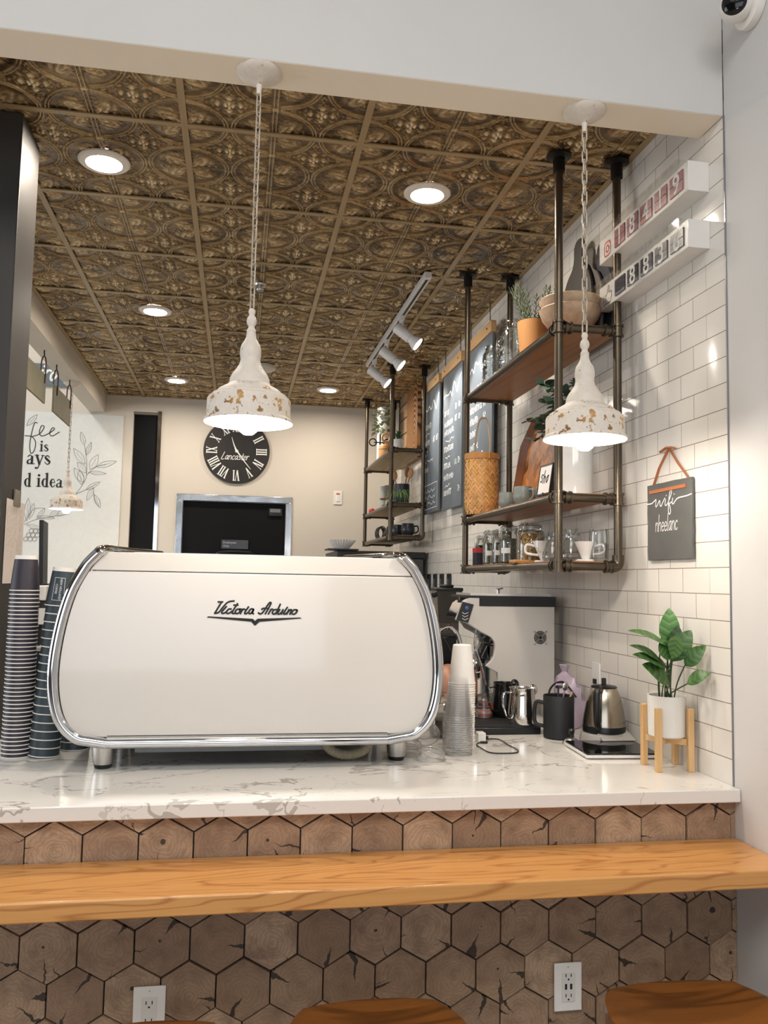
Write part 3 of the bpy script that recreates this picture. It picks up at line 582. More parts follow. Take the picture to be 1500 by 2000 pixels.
# ------------------------------------------------------------------ wall clock
ck = thing('wall_clock','round black wall clock with white roman numerals on the back wall','clock',(-.04,YB-.002,2.722))
R = .282; P = lambda u,v: (u,-.0245,v)
MB().mark().lathe([(0,0),(R,0),(R+.003,.012),(R,.022),(0,.022)],seg=72).xf(rot('X',90)).build('dial', wood('black_stained_wood','#1d1b1a','#0f0e0d','#2a2623','Z',1.0,.6,6), ck)
m = MB()
def numeral(s, hr):
    a = pi/2-2*pi*hr/12; cw = {'I':.02,'V':.038,'X':.038}; tot = sum(cw[c] for c in s); x = -tot/2; h = .092; r0 = R-.022-h
    Pn = lambda u,v: P((r0+v)*cos(a)+u*sin(a), (r0+v)*sin(a)-u*cos(a))
    for c in s:
        w = cw[c]; q = x+w/2
        def bar(u0,u1,k): m.flat([(u0-k/2,0),(u0+k/2,0),(u1+k/2,h),(u1-k/2,h)],Pn)
        def serif(u,v,l=.018): m.flat([(u-l/2,v),(u+l/2,v),(u+l/2,v+.005),(u-l/2,v+.005)],Pn)
        if c == 'I': bar(q,q,.0105); serif(q,0); serif(q,h-.005)
        elif c == 'V': bar(q,q-.014,.011); bar(q,q+.014,.005); serif(q-.014,h-.005); serif(q+.014,h-.005,.014)
        else: bar(q+.014,q-.014,.011); bar(q-.014,q+.014,.005); [serif(q+k,z,.016) for k in (-.014,.014) for z in (0,h-.005)]
        x += w
for i, s in enumerate('XII I II III IV V VI VII VIII IX X XI'.split()): numeral(s, i)
m.build('numerals', CHALK, ck, 'white roman numerals', smooth=0)
GL = {'n':[[(0,1),(0,0)],[(0,.6),(.3,1),(.55,.8),(.58,0)]],'h':[[(0,1.9),(0,0)],[(0,.6),(.3,1),(.55,.8),(.58,0)]],'e':[[(.02,.5),(.55,.58),(.5,.9),(.25,1),(0,.6),(.1,.12),(.35,0),(.6,.18)]],
 'l':[[(.05,1.9),(.02,.2),(.2,0)]],'a':[[(.55,.9),(.3,1),(0,.55),(.12,.05),(.38,.15),(.55,.7)],[(.57,1),(.57,.15),(.7,0)]],'c':[[(.55,.85),(.3,1),(0,.55),(.12,.08),(.35,0),(.58,.2)]],
 's':[[(.5,.92),(.25,1),(.06,.78),(.42,.4),(.38,.06),(0,.1)]],'t':[[(.25,1.6),(.2,.15),(.42,0)],[(0,1),(.48,1)]],'r':[[(.02,1),(.02,0)],[(.02,.6),(.25,1),(.5,.92)]],'L':[[(.35,1.9),(.15,.9),(0,.02),(.75,.08)]],
 'i':[[(.05,1),(.05,.15),(.2,0)],[(.06,1.35),(.08,1.42)]],'o':[[(.3,1),(.02,.55),(.25,0),(.56,.45),(.3,1),(.62,.95)]]}
GW = dict(n=.82,h=.82,e=.78,l=.36,a=.86,c=.76,s=.68,t=.6,r=.62,L=.95,i=.36,o=.8)
def script(m, txt, x, y, h, w, P, slant=0):
    for c in txt:
        for st in GL[c]: m.ribbon([(x+(p[0]+slant*p[1])*h, y+p[1]*h) for p in st], w, P)
        x += GW[c]*h
    return x
m = MB(); script(m,'Lancaster',-.13,-.075,.034,.0052,P,.25); m.build('script_name', CHALK, ck, 'white script lettering', smooth=0)
m = MB(); hd = lambda u,v: (u,-.027,v)
m.ribbon([(-.012,.02),(.07,-.09),(.125,-.155)],lambda s:.014-.011*s,hd,2); m.ribbon([(0,0),(-.025,.055),(-.045,.12)],lambda s:.015-.012*s,hd,2); m.flat([(.014*cos(a),.014*sin(a)) for a in [2*pi*k/16 for k in range(16)]],hd)
m.build('hands', CHALK, ck, 'white clock hands', smooth=0)
sw = thing('wall_switch','small white rocker switch on the back wall beside the far shelf','switch',(.858,YB-.001,2.347)); MB().box(-.037,.037,-.008,0,-.06,.06).build('cover_plate', WHITEP, sw, bev=.002); MB().box(-.017,.017,-.013,-.008,-.035,.02).build('rocker', WHITEP, sw, bev=.002); MB().box(-.016,.016,-.0095,-.008,.028,.04).build('indicator', mat('red_mark','#b8503c',.5), sw)
# ------------------------------------------------------------------ column with a clipped paper list
col = struct(MB().box(-1.05,-.755,2.866,3.105,0,ZC-.01).build('column', mat('dark_bronze_column','#35322f',.55,.05,nz=(5,.2),bump=(200,.15,.001)), bev=.004))
pp = thing('paper_list','long white handwritten list taped to the side of the dark column','paper',(-.7535,3.03,1.588)); MB().box(0,.0015,-.112,.12,0,.28).build('sheet', mat('list_paper','#d9cdc3',.8), pp)
MB().box(.0015,.006,-.035,.045,.262,.318).build('clip', mat('clear_tape','#8d8678',.25,.5), pp, 'shiny clip')
m = MB(); rnd = random.Random(2)
for k in range(9):
    yq = -.095+.022*k; z = .255
    while z > .08+.05*rnd.random():
        l = rnd.uniform(.008,.03); m.ribbon([(yq,z),(yq+rnd.uniform(-.003,.003),z-l)],.0016,lambda u,v:(.0019,u,v),0); z -= l+.008
m.build('handwriting', mat('pencil','#6f6a66',.8), pp, smooth=0)
# ------------------------------------------------------------------ mural lettering and line drawing
MUR = thing('mural_lettering','black painted lettering and leafy line drawing on the white wall behind the pendant','mural',(0,YB-.0145,0)); P = lambda u,v: (u,-.0005,v)
m = MB()
m.ribbon([(-1.697,2.887),(-1.719,2.886),(-1.737,2.804),(-1.748,2.70),(-1.735,2.63),(-1.71,2.655),(-1.703,2.724),(-1.735,2.769),(-1.79,2.775)],.0062,P); m.ribbon([(-1.74,2.769),(-1.676,2.795),(-1.641,2.855),(-1.663,2.865),(-1.677,2.807),(-1.654,2.779),(-1.6,2.805),(-1.558,2.842),(-1.575,2.852),(-1.595,2.805),(-1.572,2.783),(-1.517,2.82)],.0062,P)
def serif_word(txt, x, y, h):
    tk, th = .24*h, .075*h
    def vert(u, a, b, k=tk): m.ribbon([(u,y+a*h),(u,y+b*h)],k,P,0)
    def cap(u, v, l=.5): m.ribbon([(u-l*h/2,y+v*h),(u+l*h/2,y+v*h)],th,P,0)
    for c in txt:
        if c == ' ': x += .7*h; continue
        if c == 'i': vert(x+.2*h,.04,.98); cap(x+.2*h,.03); cap(x+.1*h,.97,.25); m.flat([(x+.2*h+.15*h*cos(a),y+1.38*h+.15*h*sin(a)) for a in [k*pi/6 for k in range(12)]],P); x += .55*h
        elif c == 's': m.ribbon([(x+.52*h,y+.78*h),(x+.3*h,y+.98*h),(x+.08*h,y+.78*h),(x+.3*h,y+.52*h),(x+.54*h,y+.28*h),(x+.32*h,y+.02*h),(x+.04*h,y+.25*h)],lambda s: th+(tk-th)*exp(-((s-.5)/.22)**2),P); x += .72*h
        elif c == 'a': m.ribbon([(x+.1*h,y+.78*h),(x+.3*h,y+.98*h),(x+.52*h,y+.78*h)],th*1.2,P); vert(x+.53*h,.05,.8,tk*.9); m.ribbon([(x+.5*h,y+.55*h),(x+.12*h,y+.38*h),(x+.12*h,y+.08*h),(x+.32*h,y+.03*h),(x+.5*h,y+.25*h)],lambda s: th+(tk*.8-th)*exp(-((s-.45)/.2)**2),P); cap(x+.68*h,.04,.22); x += .88*h
        elif c == 'y': m.ribbon([(x+.12*h,y+.97*h),(x+.42*h,y+.03*h)],tk*.9,P,0); m.ribbon([(x+.74*h,y+.97*h),(x+.42*h,y),(x+.25*h,y-.42*h),(x+.08*h,y-.42*h)],th*1.2,P); cap(x+.12*h,.97,.4); cap(x+.74*h,.97,.3); m.flat([(x+.08*h+.11*h*cos(a),y-.4*h+.11*h*sin(a)) for a in [k*pi/6 for k in range(12)]],P); x += .92*h
        elif c in 'de':
            if c == 'd': vert(x+.6*h,.02,1.65); cap(x+.5*h,1.62,.25); cap(x+.7*h,.03,.25)
            else: m.ribbon([(x+.12*h,y+.55*h),(x+.58*h,y+.55*h)],th,P,0)
            m.ribbon([(x+.58*h,y+.62*h),(x+.42*h,y+.98*h),(x+.2*h,y+.9*h),(x+.1*h,y+.5*h),(x+.22*h,y+.08*h),(x+.4*h,y+.02*h),(x+.6*h,y+.25*h)],lambda s: th+(tk-th)*exp(-((s-.5)/.18)**2),P); x += (.95 if c == 'd' else .75)*h
serif_word('is',-1.665,2.651,.058); serif_word('ays',-1.765,2.539,.078); serif_word('d',-1.775,2.35,.066); serif_word('idea',-1.675,2.352,.068)
m.build('lettering', INK, MUR, smooth=0)
m = MB()
def sketch_leaf(a, b, w):
    a = Vector(a); b = Vector(b); d = b-a; n = Vector((-d.y,d.x))*w
    m.ribbon([a,a+d*.35+n,a+d*.7+n*.8,b],.0021,P); m.ribbon([a,a+d*.35-n,a+d*.7-n*.8,b],.0021,P); m.ribbon([a+d*.2,a+d*.75],.0015,P)
for st in ([(-1.36,2.30),(-1.30,2.40),(-1.282,2.464),(-1.288,2.6),(-1.31,2.719)],[(-1.282,2.464),(-1.208,2.537),(-1.13,2.56)],[(-1.36,2.30),(-1.28,2.34),(-1.20,2.39)],[(-1.22,2.36),(-1.21,2.27),(-1.17,2.20)]): m.ribbon(st,.0024,P)
for a, b, w in (((-1.31,2.719),(-1.343,2.829),.16),((-1.29,2.633),(-1.256,2.745),.14),((-1.257,2.511),(-1.196,2.643),.2),((-1.208,2.537),(-1.043,2.591),.13),((-1.267,2.488),(-1.122,2.482),.1),((-1.297,2.556),(-1.397,2.686),.16),((-1.285,2.48),(-1.36,2.57),.2),((-1.30,2.40),(-1.385,2.52),.2),((-1.317,2.381),(-1.34,2.50),.2),((-1.28,2.34),(-1.17,2.41),.14),((-1.21,2.30),(-1.159,2.19),.16),((-1.22,2.36),(-1.27,2.25),.16),
    ): sketch_leaf(a,b,w)
m.build('leaf_drawing', mat('grey_ink','#4a4a48',.7), MUR, smooth=0); m = MB()
for st in ([(-1.76,2.03),(-1.68,2.07),(-1.56,2.10),(-1.41,2.13)],[(-1.76,2.05),(-1.69,2.16),(-1.60,2.17)]): m.ribbon(st,.0024,P)
for a, b, w in (((-1.74,2.06),(-1.736,2.251),.12),((-1.72,2.08),(-1.69,2.21),.15),((-1.66,2.08),(-1.60,2.17),.14),((-1.66,2.10),(-1.52,2.09),.1),((-1.56,2.10),(-1.49,2.16),.2),((-1.50,2.11),(-1.42,2.17),.2),((-1.74,2.03),(-1.62,2.0),.12),((-1.78,2.86),(-1.70,2.96),.15)): sketch_leaf(a,b,w)
for k in range(9):
    c = (-1.70+.035*(k%3)-.02*(k//3), 1.98-.035*(k//3)); m.ribbon([(c[0]+.017*cos(a),c[1]+.017*sin(a)) for a in [2*pi*q/10 for q in range(11)]],.003,P)
m.build('berry_drawing', mat('grey_ink','#4a4a48',.7), MUR, smooth=0)
sg = thing('wall_sign','slate blue wall sign with white script high on the mural wall','sign',(-1.62,YB-.016,3.205)); MB().box(-.30,.17,-.01,.0,0,.19).build('board', mat('slate_blue','#5f6b72',.6), sg)
m = MB(); script(m,'iro',-.085,.05,.085,.017,lambda u,v:(u,-.0107,v),.35); m.build('script', CHALK, sg, smooth=0)
hb = None
for i, (ya, yb, l) in enumerate(((4.88,5.46,'back of a hanging sign board beside the dark column'),(5.70,6.26,'back of a hanging sign board beside the distant pendant'))):
    t = thing('hanging_sign',l,'sign',(-1.222,(ya+yb)/2,2.68),0,'sign boards hung under the left beam'); w = (yb-ya)/2
    MB().box(-.006,.006,-w,w,0,.18).build('board', mat('weathered_board','#77735f',.7,nz=(9,.25)), t, bev=.003)
    for s in (-1,1):
        MB().tube([(0,s*(w-.06),ZS-2.68-.001),(0,s*(w-.06),ZS-2.68-.02),(.0,s*(w-.06)+.008,ZS-2.68-.03),(.0,s*(w-.06),ZS-2.68-.04)],.004).build('hook', FLANGE, t)
        MB().tube(cr([(-.012,s*(w-.06)-.012,.12),(-.012,s*(w-.06)-.006,.25),(0,s*(w-.06),ZS-2.68-.038),(.012,s*(w-.06)+.006,.25),(.009,s*(w-.06)+.012,.12)],5),.0045).build('strap', mat('dark_leather','#4b3328',.6), t)
# ------------------------------------------------------------------ near shelf, top plank
BUMPG = glass('pressed_glass','f8faf9',.04,.8,(40,.45),.07)
def mason(x, y, r, h, label):
    t = thing('mason_jar',label,'glass jar',(x,y,T2),0,'glass jars on the top plank')
    MB().lathe([(0,.003),(r*.9,.003),(r,.012),(r,h*.72),(r*.96,h*.80),(r*.72,h*.89),(r*.70,h*.92),(r*.74,h*.93),(r*.70,h*.94),(r*.70,h),(r*.66,h),(r*.66,h*.9),(r*.92,h*.78),(r*.95,h*.7),(r*.95,.015),(0,.010)],seg=32).build('body', BUMPG, t)
    MB().lathe([(r*.715,h*.955),(r*.735,h*.958),(r*.735,h*.965),(r*.715,h*.968)],seg=32).build('thread', GLASS, t)
mason(1.185,3.85,.050,.215,'shorter pressed glass jar at the far end of the top plank')
mason(1.190,3.60,.062,.265,'taller pressed glass jar beside the terracotta rosemary pot')
TERRA = mat('terracotta','#c08a52',.7,nz=(12,.08))
t = thing('rosemary_pot','tan terracotta pot of rosemary on the top plank beside the glass jars','potted plant',(1.19,3.30,T2))
MB().lathe([(0,0),(.052,0),(.066,.165),(.061,.165),(.058,.145),(0,.143)],seg=32).build('pot', TERRA, t); MB().lathe([(0,.145),(.059,.147)],seg=20).build('soil', mat('soil','#3a2c20',.9,nz=(80,.4)), t)
m = MB(); rnd = random.Random(4)
for i in range(15):
    a = rnd.uniform(0,2*pi); rr = rnd.uniform(.005,.04); b = Vector((rr*cos(a),rr*sin(a),.145)); L = rnd.uniform(.10,.21); d = Vector((cos(a)*.38+rnd.uniform(-.15,.15),sin(a)*.42+rnd.uniform(-.2,.2),1)).normalized(); e = b+d*L
    m.tube([b,b+d*L*.5,e],.0014,5)
    for k in range(26):
        p = b+d*L*(.15+.85*k/26); aa = k*2.4; q = (d.orthogonal().normalized()*cos(aa)+d.cross(d.orthogonal().normalized())*sin(aa)+d*.9).normalized(); m.leaf(p,p+q*rnd.uniform(.018,.028),.0045,(0,0,1),.0,.2,3)
m.build('rosemary', mat('rosemary_green','#6f7f5f',.6,nz=(20,.25)), t)
BOWLW = NT('pale_turned_wood'); v = BOWLW.coord(); BOWLW.set(BOWLW.ramp(BOWLW.noise(v,16,5,.6,.6),[(.3,lin('#a08468')),(.5,lin('#b89b7e')),(.7,lin('#cdb498'))]),.6); BOWLW = BOWLW.m
for i, (dz, rs, l) in enumerate(((0,1.0,'lower pale wooden bowl of the stacked pair on the top plank'),(.038,.99,'upper pale wooden bowl nested in another on the top plank'))):
    bp = [(0,.004),(.04,.0),(.045,.002),(.078,.030),(.104,.066),(.1165,.098),(.113,.103),(.108,.098),(.096,.070),(.070,.034),(.04,.012),(0,.010)]
    o = MB().lathe([(r*rs,z) for r,z in bp],seg=40).build('wooden_bowl', BOWLW); o.location = (1.205,2.935,T2+dz); tag(o,l,'bowl','stacked wooden bowls')
def paddle(x, y, L, w, tilt, label, m_):
    t = thing('serving_board',label,'serving board',(x,y,T2+.002),0,'dark serving boards leaning on the tiles'); pts = []
    half = [(0,0),(.42*w,0),(.49*w,.04),(.5*w,.3*L),(.46*w,.5*L),(.30*w,.68*L),(.15*w,.76*L),(.115*w,.84*L),(.13*w,.93*L),(.09*w,.985*L),(0,L)]
    pl = [Vector((*p,0)) for p in half]; sm = [pl[0],pl[1]]+cr(pl[2:],5); poly = [(p.x,p.y) for p in sm]+[(-p.x,p.y) for p in sm[::-1][1:-1]]
    b = MB().mark().prism(poly,'x',0,.0135).xf(rot('Y',tilt)).build('board', m_, t, bev=.004)
    MB().mark().lathe([(.004,-.0006),(.011,-.0006)],seg=16).xf(rot('Y',tilt) @ tr(-.0002,0,L*.93) @ rot('Y',-90)).build('hang_hole', MATT, b)
paddle(1.290,3.13,.47,.33,3.6,'long charcoal paddle board with a handle leaning behind the wooden bowls', mat('charcoal_board','#3a3733',.6,nz=(6,.2)))
paddle(1.312,3.055,.40,.29,3.2,'grey paddle board between the two other leaning boards', mat('grey_board','#55504a',.6,nz=(6,.2)))
paddle(1.336,2.985,.40,.25,1.8,'near-black paddle board closest to the front of the shelf', mat('slate_board','#23272e',.55,nz=(6,.2)))
# ------------------------------------------------------------------ near shelf, middle plank
t = thing('woven_basket','tall woven bamboo basket with a thin hoop handle on the middle plank','basket',(1.150,3.90,T1),.15)
BAM = mat('bamboo_strip','#cf9d5e',.45,nz=(60,.18),attr=True); R0,H = .082,.298; rad = lambda z: R0*(.88+.12*min(1,z/.05)-.03*max(0,(z-.2)/.08))
m = MB(); rnd = random.Random(9); NS = 30
for sgn in (1,-1):
    for k in range(NS):
        c = rnd.uniform(.75,1.15); m.col = (c,c*rnd.uniform(.9,1.0),c*rnd.uniform(.8,1)); vs = []; n = 30
        for i in range(n+1):
            z = .004+(H-.006)*i/n; ang = 2*pi*k/NS+sgn*z*9.5; r = rad(z)+.0016*sgn*sin(z*9.5*NS/pi*1.0+ (0 if k%2 else pi))
            for e in (-.0056,.0056): a2 = ang+e/R0*.79; z2 = min(H-.012,max(.002,z-sgn*e*.62)); vs.append((r*cos(a2),r*sin(a2),z2))
        m.add(vs,[(2*i,2*i+1,2*i+3,2*i+2) for i in range(n)])
m.build('weave', BAM, t)
MB().lathe([(0,.003),(R0*.85,.003),(R0-.006,.05),(R0-.007,H-.01)],seg=32).build('lining', mat('basket_dark','#7a5428',.8), t)
MB().lathe([(R0-.004,H-.028),(R0+.002,H-.028),(R0+.003,H-.012),(R0+.002,H),(R0-.004,H)],seg=40).build('rim_band', mat('rim_bamboo','#b47a3c',.45,nz=(20,.15)), t)
MB().tube(cr([(0,-R0,H-.03),(0,-R0-.004,H+.05),(0,-.055,H+.15),(0,-.01,H+.178),(0,.04,H+.165),(0,R0-.006,H+.07),(0,R0+.001,H-.03)],8),.0058,8,flat=.55).build('hoop_handle', mat('cane','#a98a63',.55,nz=(30,.2)), t)
def mug(x, y, z, r, h, label, group, m_, rz=0, saucer=True, cat='mug'):
    t = thing('mug',label,cat,(x,y,z+(.012 if saucer else 0)),rz,group)
    MB().lathe([(0,0),(r*.62,0),(r*.9,h*.18),(r,h*.45),(r*.93,h*.8),(r*.86,h),(r*.82,h),(r*.88,h*.8),(r*.94,h*.45),(r*.6,h*.08),(0,h*.07)],seg=28).build('body', m_, t)
    MB().tube(cr([(r*.9,0,h*.8),(r*1.45,0,h*.78),(r*1.5,0,h*.4),(r*.95,0,h*.22)],6),.0055,8).build('handle', m_, t)
    if saucer:
        o = MB().lathe([(0,0),(r*.7,0),(r*1.3,.008),(r*1.32,.011),(r*1.25,.011),(r*.7,.005),(0,.005)],seg=32).build('saucer', m_); o.location = (x,y,z+.001); tag(o,'saucer under the '+label,'saucer','grey saucers')
mug(1.19,3.62,T1,.042,.072,'grey glazed cup next to the woven basket','grey cups on the middle plank',GREYC,1.2)
mug(1.185,3.40,T1,.043,.076,'grey glazed cup in the middle of the plank','grey cups on the middle plank',GREYC,-1.2)
mug(1.262,3.43,T1,.040,.072,'grey glazed cup at the back near the wooden tray','grey cups on the middle plank',GREYC,.3)
# octagonal parquet tray
t = thing('parquet_tray','octagonal wooden tray with herringbone parquet leaning on the tiled wall','tray',(1.255,3.53,T1+.004)); TW, TH = .54, .44
M0 = rot('Y',9.5); c0 = .11
oct_ = [(-TW/2+c0,0),(TW/2-c0,0),(TW/2,c0),(TW/2,TH-c0),(TW/2-c0,TH),(-TW/2+c0,TH),(-TW/2,TH-c0),(-TW/2,c0)]
inn = [(p[0]*.86,(p[1]-TH/2)*.9+TH/2) for p in oct_]
DKW = wood('walnut_rim','#7a4526','#4f2a16','#83502c','Z',1.0,.4,6); MB().mark().prism(inn,'x',.024,.032).xf(M0).build('base', DKW, t)
n = 8; m = MB().mark(); m.add([(0.0,*p) for p in oct_]+[(.004,p[0]*.95,(p[1]-TH/2)*.965+TH/2) for p in oct_]*0+[(.024,*p) for p in inn]+[(.032,p[0]*.9,(p[1]-TH/2)*.93+TH/2) for p in oct_],[(i,(i+1)%n,n+(i+1)%n,n+i) for i in range(n)]+[(n+i,n+(i+1)%n,2*n+(i+1)%n,2*n+i) for i in range(n)]+[(i,(i+1)%n,2*n+(i+1)%n,2*n+i) for i in range(n)])
m.xf(M0).build('sloping_rim', DKW, t)
m = MB().mark(); rnd = random.Random(3)
def inside(y,z):
    s_ = 0
    for i in range(8):
        a, b = inn[i], inn[(i+1)%8]
        if (b[0]-a[0])*(z-a[1])-(b[1]-a[1])*(y-a[0]) < 0: return False
    return True
sw_, sh_ = .043, .030
for i in range(-7,7):
    for j in range(-3,19):
        y0 = i*sw_; s = .022*(1 if i%2 else -1); z0 = j*sh_
        q = [(y0,z0),(y0+sw_,z0+s),(y0+sw_,z0+s+sh_*.97),(y0,z0+sh_*.97)]
        if sum(inside(*p) for p in q) >= 3 and inside(y0+sw_/2,z0+s/2+sh_/2):
            q = [p if inside(*p) else (p[0]*.9,(p[1]-TH/2)*.93+TH/2) for p in q]
            k = rnd.choice(((1,1,1),(.48,.38,.32),(1.5,1.45,1.25),(.72,.6,.5),(1.25,1.15,1.0))); m.col = k; m.add([(.0232,*p) for p in q],[(0,1,2,3)])
m.xf(M0).build('parquet', mat('parquet_wood','#a86a36',.4,nz=(40,.18),attr=True), t, 'herringbone of light and dark wood', smooth=0)
t = thing('table_sign','small framed sign on a black wire stand in front of the parquet tray','sign',(1.185,3.165,T1),-1.50); sg_ = MB().mark().box(-.055,.055,-.004,.004,.035,.15).xf(rot('X',-8)).build('panel', WHITE, t)
m = MB().mark(); m.box(-.06,.06,-.006,.006,.03,.036).box(-.06,.06,-.006,.006,.149,.155).box(-.06,-.054,-.006,.006,.03,.155).box(.054,.06,-.006,.006,.03,.155); m.xf(rot('X',-8)).build('frame', BLACK, t)
MB().tube([(0,0,.0),(0,0,.04)],.004).lathe([(0,0),(.03,0),(.03,.004),(0,.004)],(0,0,0),20).build('stand', BLACK, t)
m = MB().mark(); P = lambda u,v:(u,-.0046,v); script(m,'s',-.04,.085,.03,.006,P,.2); script(m,'h',-.015,.08,.026,.006,P,.2); script(m,'o',.012,.08,.026,.006,P,.2); m.xf(rot('X',-8)).build('lettering', INK, sg_, smooth=0)
t = thing('eucalyptus_vase','tall white ceramic cylinder holding eucalyptus at the front of the middle plank','vase',(1.215,2.915,T1))
MB().lathe([(0,0),(.060,0),(.066,.006),(.067,.22),(.064,.226),(.060,.22),(.059,.012),(0,.01)],seg=40).build('vase', mat('glossy_white_vase','#dddbd6',.12,coat=.4), t)
m = MB(); lf = MB(); rnd = random.Random(12)
EUC = [((-.02,.30,.40)),((.0,.42,.34)),((-.02,.52,.36)),((-.03,.40,.26)),((.0,.28,.28)),((.02,.18,.42)),((-.04,.12,.36)),((.03,.06,.44)),((-.05,.22,.46)),((.04,-.04,.38)),((-.02,.36,.30)),((.03,.24,.34)),((-.05,.06,.30))]
for e in EUC:
    b = Vector((rnd.uniform(-.03,.03),rnd.uniform(-.03,.03),.17)); e = Vector(e); e.y *= .85; mid_ = b*.5+e*.5+Vector((0,-.02,.07)); pts = cr([b,mid_,e],6); m.tube(pts,.0019,5)
    for i in range(3,len(pts)):
        for s in (-1,1):
            p = pts[i]; a = rnd.uniform(0,6.28); d = Vector((cos(a)*.8,sin(a)*.8,rnd.uniform(-.5,.6))).normalized(); L = rnd.uniform(.034,.058); lf.col = (lambda k:(k,k,k))(rnd.uniform(.6,1.4)); lf.leaf(p,p+d*L,L*.78,(rnd.uniform(-.5,.5),rnd.uniform(-.5,.5),1),.06,.12,5,.8)
m.build('stems', mat('eucalyptus_stem','#5a4a38',.7), t); lf.build('leaves', mat('eucalyptus_leaf','#4d6350',.5,nz=(9,.3),attr=True), t)
# ------------------------------------------------------------------ near shelf, bottom plank
def swing_jar(x, y, r, h, label, fill, fh, tag_=True):
    t = thing('clip_top_jar',label,'storage jar',(x,y,T0),rnd.uniform(0,.5),'clip-top jars on the bottom plank')
    MB().lathe([(0,.003),(r*.92,.003),(r,.010),(r,h*.70),(r*.93,h*.76),(r*.78,h*.81),(r*.78,h*.87),(r*.74,h*.87),(r*.74,h*.8),(r*.9,h*.74),(r*.95,h*.68),(r*.95,.012),(0,.008)],seg=28).build('body', GLASS, t)
    MB().lathe([(r*.80,h*.885),(r*.82,h*.90),(r*.80,h*.92),(r*.6,h*.95),(0,h*.955)],seg=28).build('lid', GLASS, t); MB().lathe([(r*.78,h*.872),(r*.80,h*.874),(r*.80,h*.886),(r*.78,h*.888)],seg=28).build('seal', mat('rubber_seal','#9aa39a',.6), t)
    w = MB(); w.tube([(r*.83*cos(a),r*.83*sin(a),h*.84) for a in [2*pi*k/20 for k in range(20)]],.0012,5,closed=True); w.tube(cr([(-r*.84,-.012,h*.84),(-r*1.05,-.012,h*.7),(-r*1.08,0,h*.58),(-r*1.05,.012,h*.7),(-r*.84,.012,h*.9),(-r*.5,.012,h*.965),(-r*.5,-.012,h*.965),(-r*.84,-.012,h*.84)],4),.0014,5); w.build('clip_wire', STEEL, t)
    MB().lathe([(0,.011),(r*.93,.011),(r*.93,h*fh*.97),(r*.5,h*fh),(0,h*fh*.99)],seg=24).build('contents', fill, t)
    if tag_: MB().lathe([(r*1.004,h*.27),(r*1.004,h*.40)],seg=8,a0=pi+.25,a1=pi+1.25).build('paper_label', WHITE, t)
tea = lambda n,a,b: (lambda t: (t.set(t.ramp(t.noise(t.coord(),120,3),[(.35,lin(a)),(.65,lin(b))]),.9), t.m)[1])(NT(n))
swing_jar(1.19,3.905+.10,.036,.155,'smallest clip-top jar of dark beans at the far end of the bottom plank',tea('dark_beans','#17120f','#33261c'),.66,False)
swing_jar(1.19,3.86,.044,.172,'clip-top jar of green tea with a small white label, second from the far end',tea('green_tea','#4b4a30','#7c7853'),.62)
swing_jar(1.19,3.735,.036,.168,'narrow clip-top jar of brown tea in the middle of the bottom plank',tea('brown_tea','#453a2c','#786a53'),.62)
swing_jar(1.185,3.57,.046,.180,'clip-top jar of grey-green tea with a wide white label beside the granola jar',tea('grey_tea','#4d4c40','#827f6d'),.64)
swing_jar(1.19,3.32,.060,.172,'wide clip-top jar of mixed golden granola',tea('granola','#6a4a22','#d2a95f'),.72,False)
o = MB().box(-.02,.02,-.03,.03,0,.085).build('tea_carton', mat('navy_carton','#22262f',.5), None, bev=.002); o.location = (1.17,4.07-.13+.005,T0); o.location = (1.150,3.948,T0)
tag(o,'little navy and red carton behind the smallest jar','carton'); MB().box(-.0205,.0205,-.0305,.0305,.062,.0855).build('red_band', mat('carton_red','#c8413c',.5), o)
def dripper(x, y, rz, label, k):
    t = thing('coffee_dripper',label,'coffee dripper',(x,y,T0),rz,'white ceramic drippers'); 
    MB().lathe([(r*k,z*k) for r,z in [(.012,.010),(.022,.012),(.057,.095),(.059,.098),(.055,.098),(.018,.018),(.012,.016)]],seg=32).build('cone', CERAM, t); MB().lathe([(r*k,z*k) for r,z in [(.008,0),(.048,0),(.050,.004),(.048,.010),(.012,.010)]],seg=32).build('base_plate', CERAM, t)
    MB().tube(cr([(.045*k,0,.075*k),(.085*k,0,.082*k),(.088*k,0,.045*k),(.032*k,0,.035*k)],6),.006*k,8).build('handle', CERAM, t)
dripper(1.185,3.135,2.6,'white ceramic coffee dripper standing beside the granola jar',.86); dripper(1.225,2.835,-.8,'white ceramic coffee dripper between the front pipe post and the rear pipe',.72)
def server(x, y, rz, r, h, label):
    t = thing('glass_server',label,'glass coffee server',(x,y,T0),rz,'glass servers on the bottom plank')
    MB().lathe([(0,.002),(r*.85,.002),(r,.014),(r*.98,h*.25),(r*.72,h*.55),(r*.58,h*.72),(r*.60,h*.85),(r*.70,h),(r*.68,h),(r*.57,h*.85),(r*.55,h*.72),(r*.7,h*.54),(r*.95,h*.24),(r*.96,.016),(0,.006)],seg=32).build('body', GLASS, t)
    MB().tube(cr([(r*.6,0,h*.84),(r*1.5,0,h*.82),(r*1.6,0,h*.45),(r*.92,0,h*.3)],7),.0045,8).build('handle', GLASS, t)
server(1.175,3.03,2.4,.040,.115,'glass coffee server with loop handle between the two drippers'); server(1.195,2.905,.6,.040,.120,'tall glass coffee server just behind the front pipe post')
o = MB().lathe([(0,.002),(.03,.002),(.032,.01),(.036,.085),(.033,.115),(.031,.115),(.034,.085),(.03,.012),(0,.008)],seg=28).build('glass_tumbler', GLASS); o.location = (1.265,2.80+.015,T0); tag(o,'plain clear glass tumbler at the front corner of the bottom plank','glass')
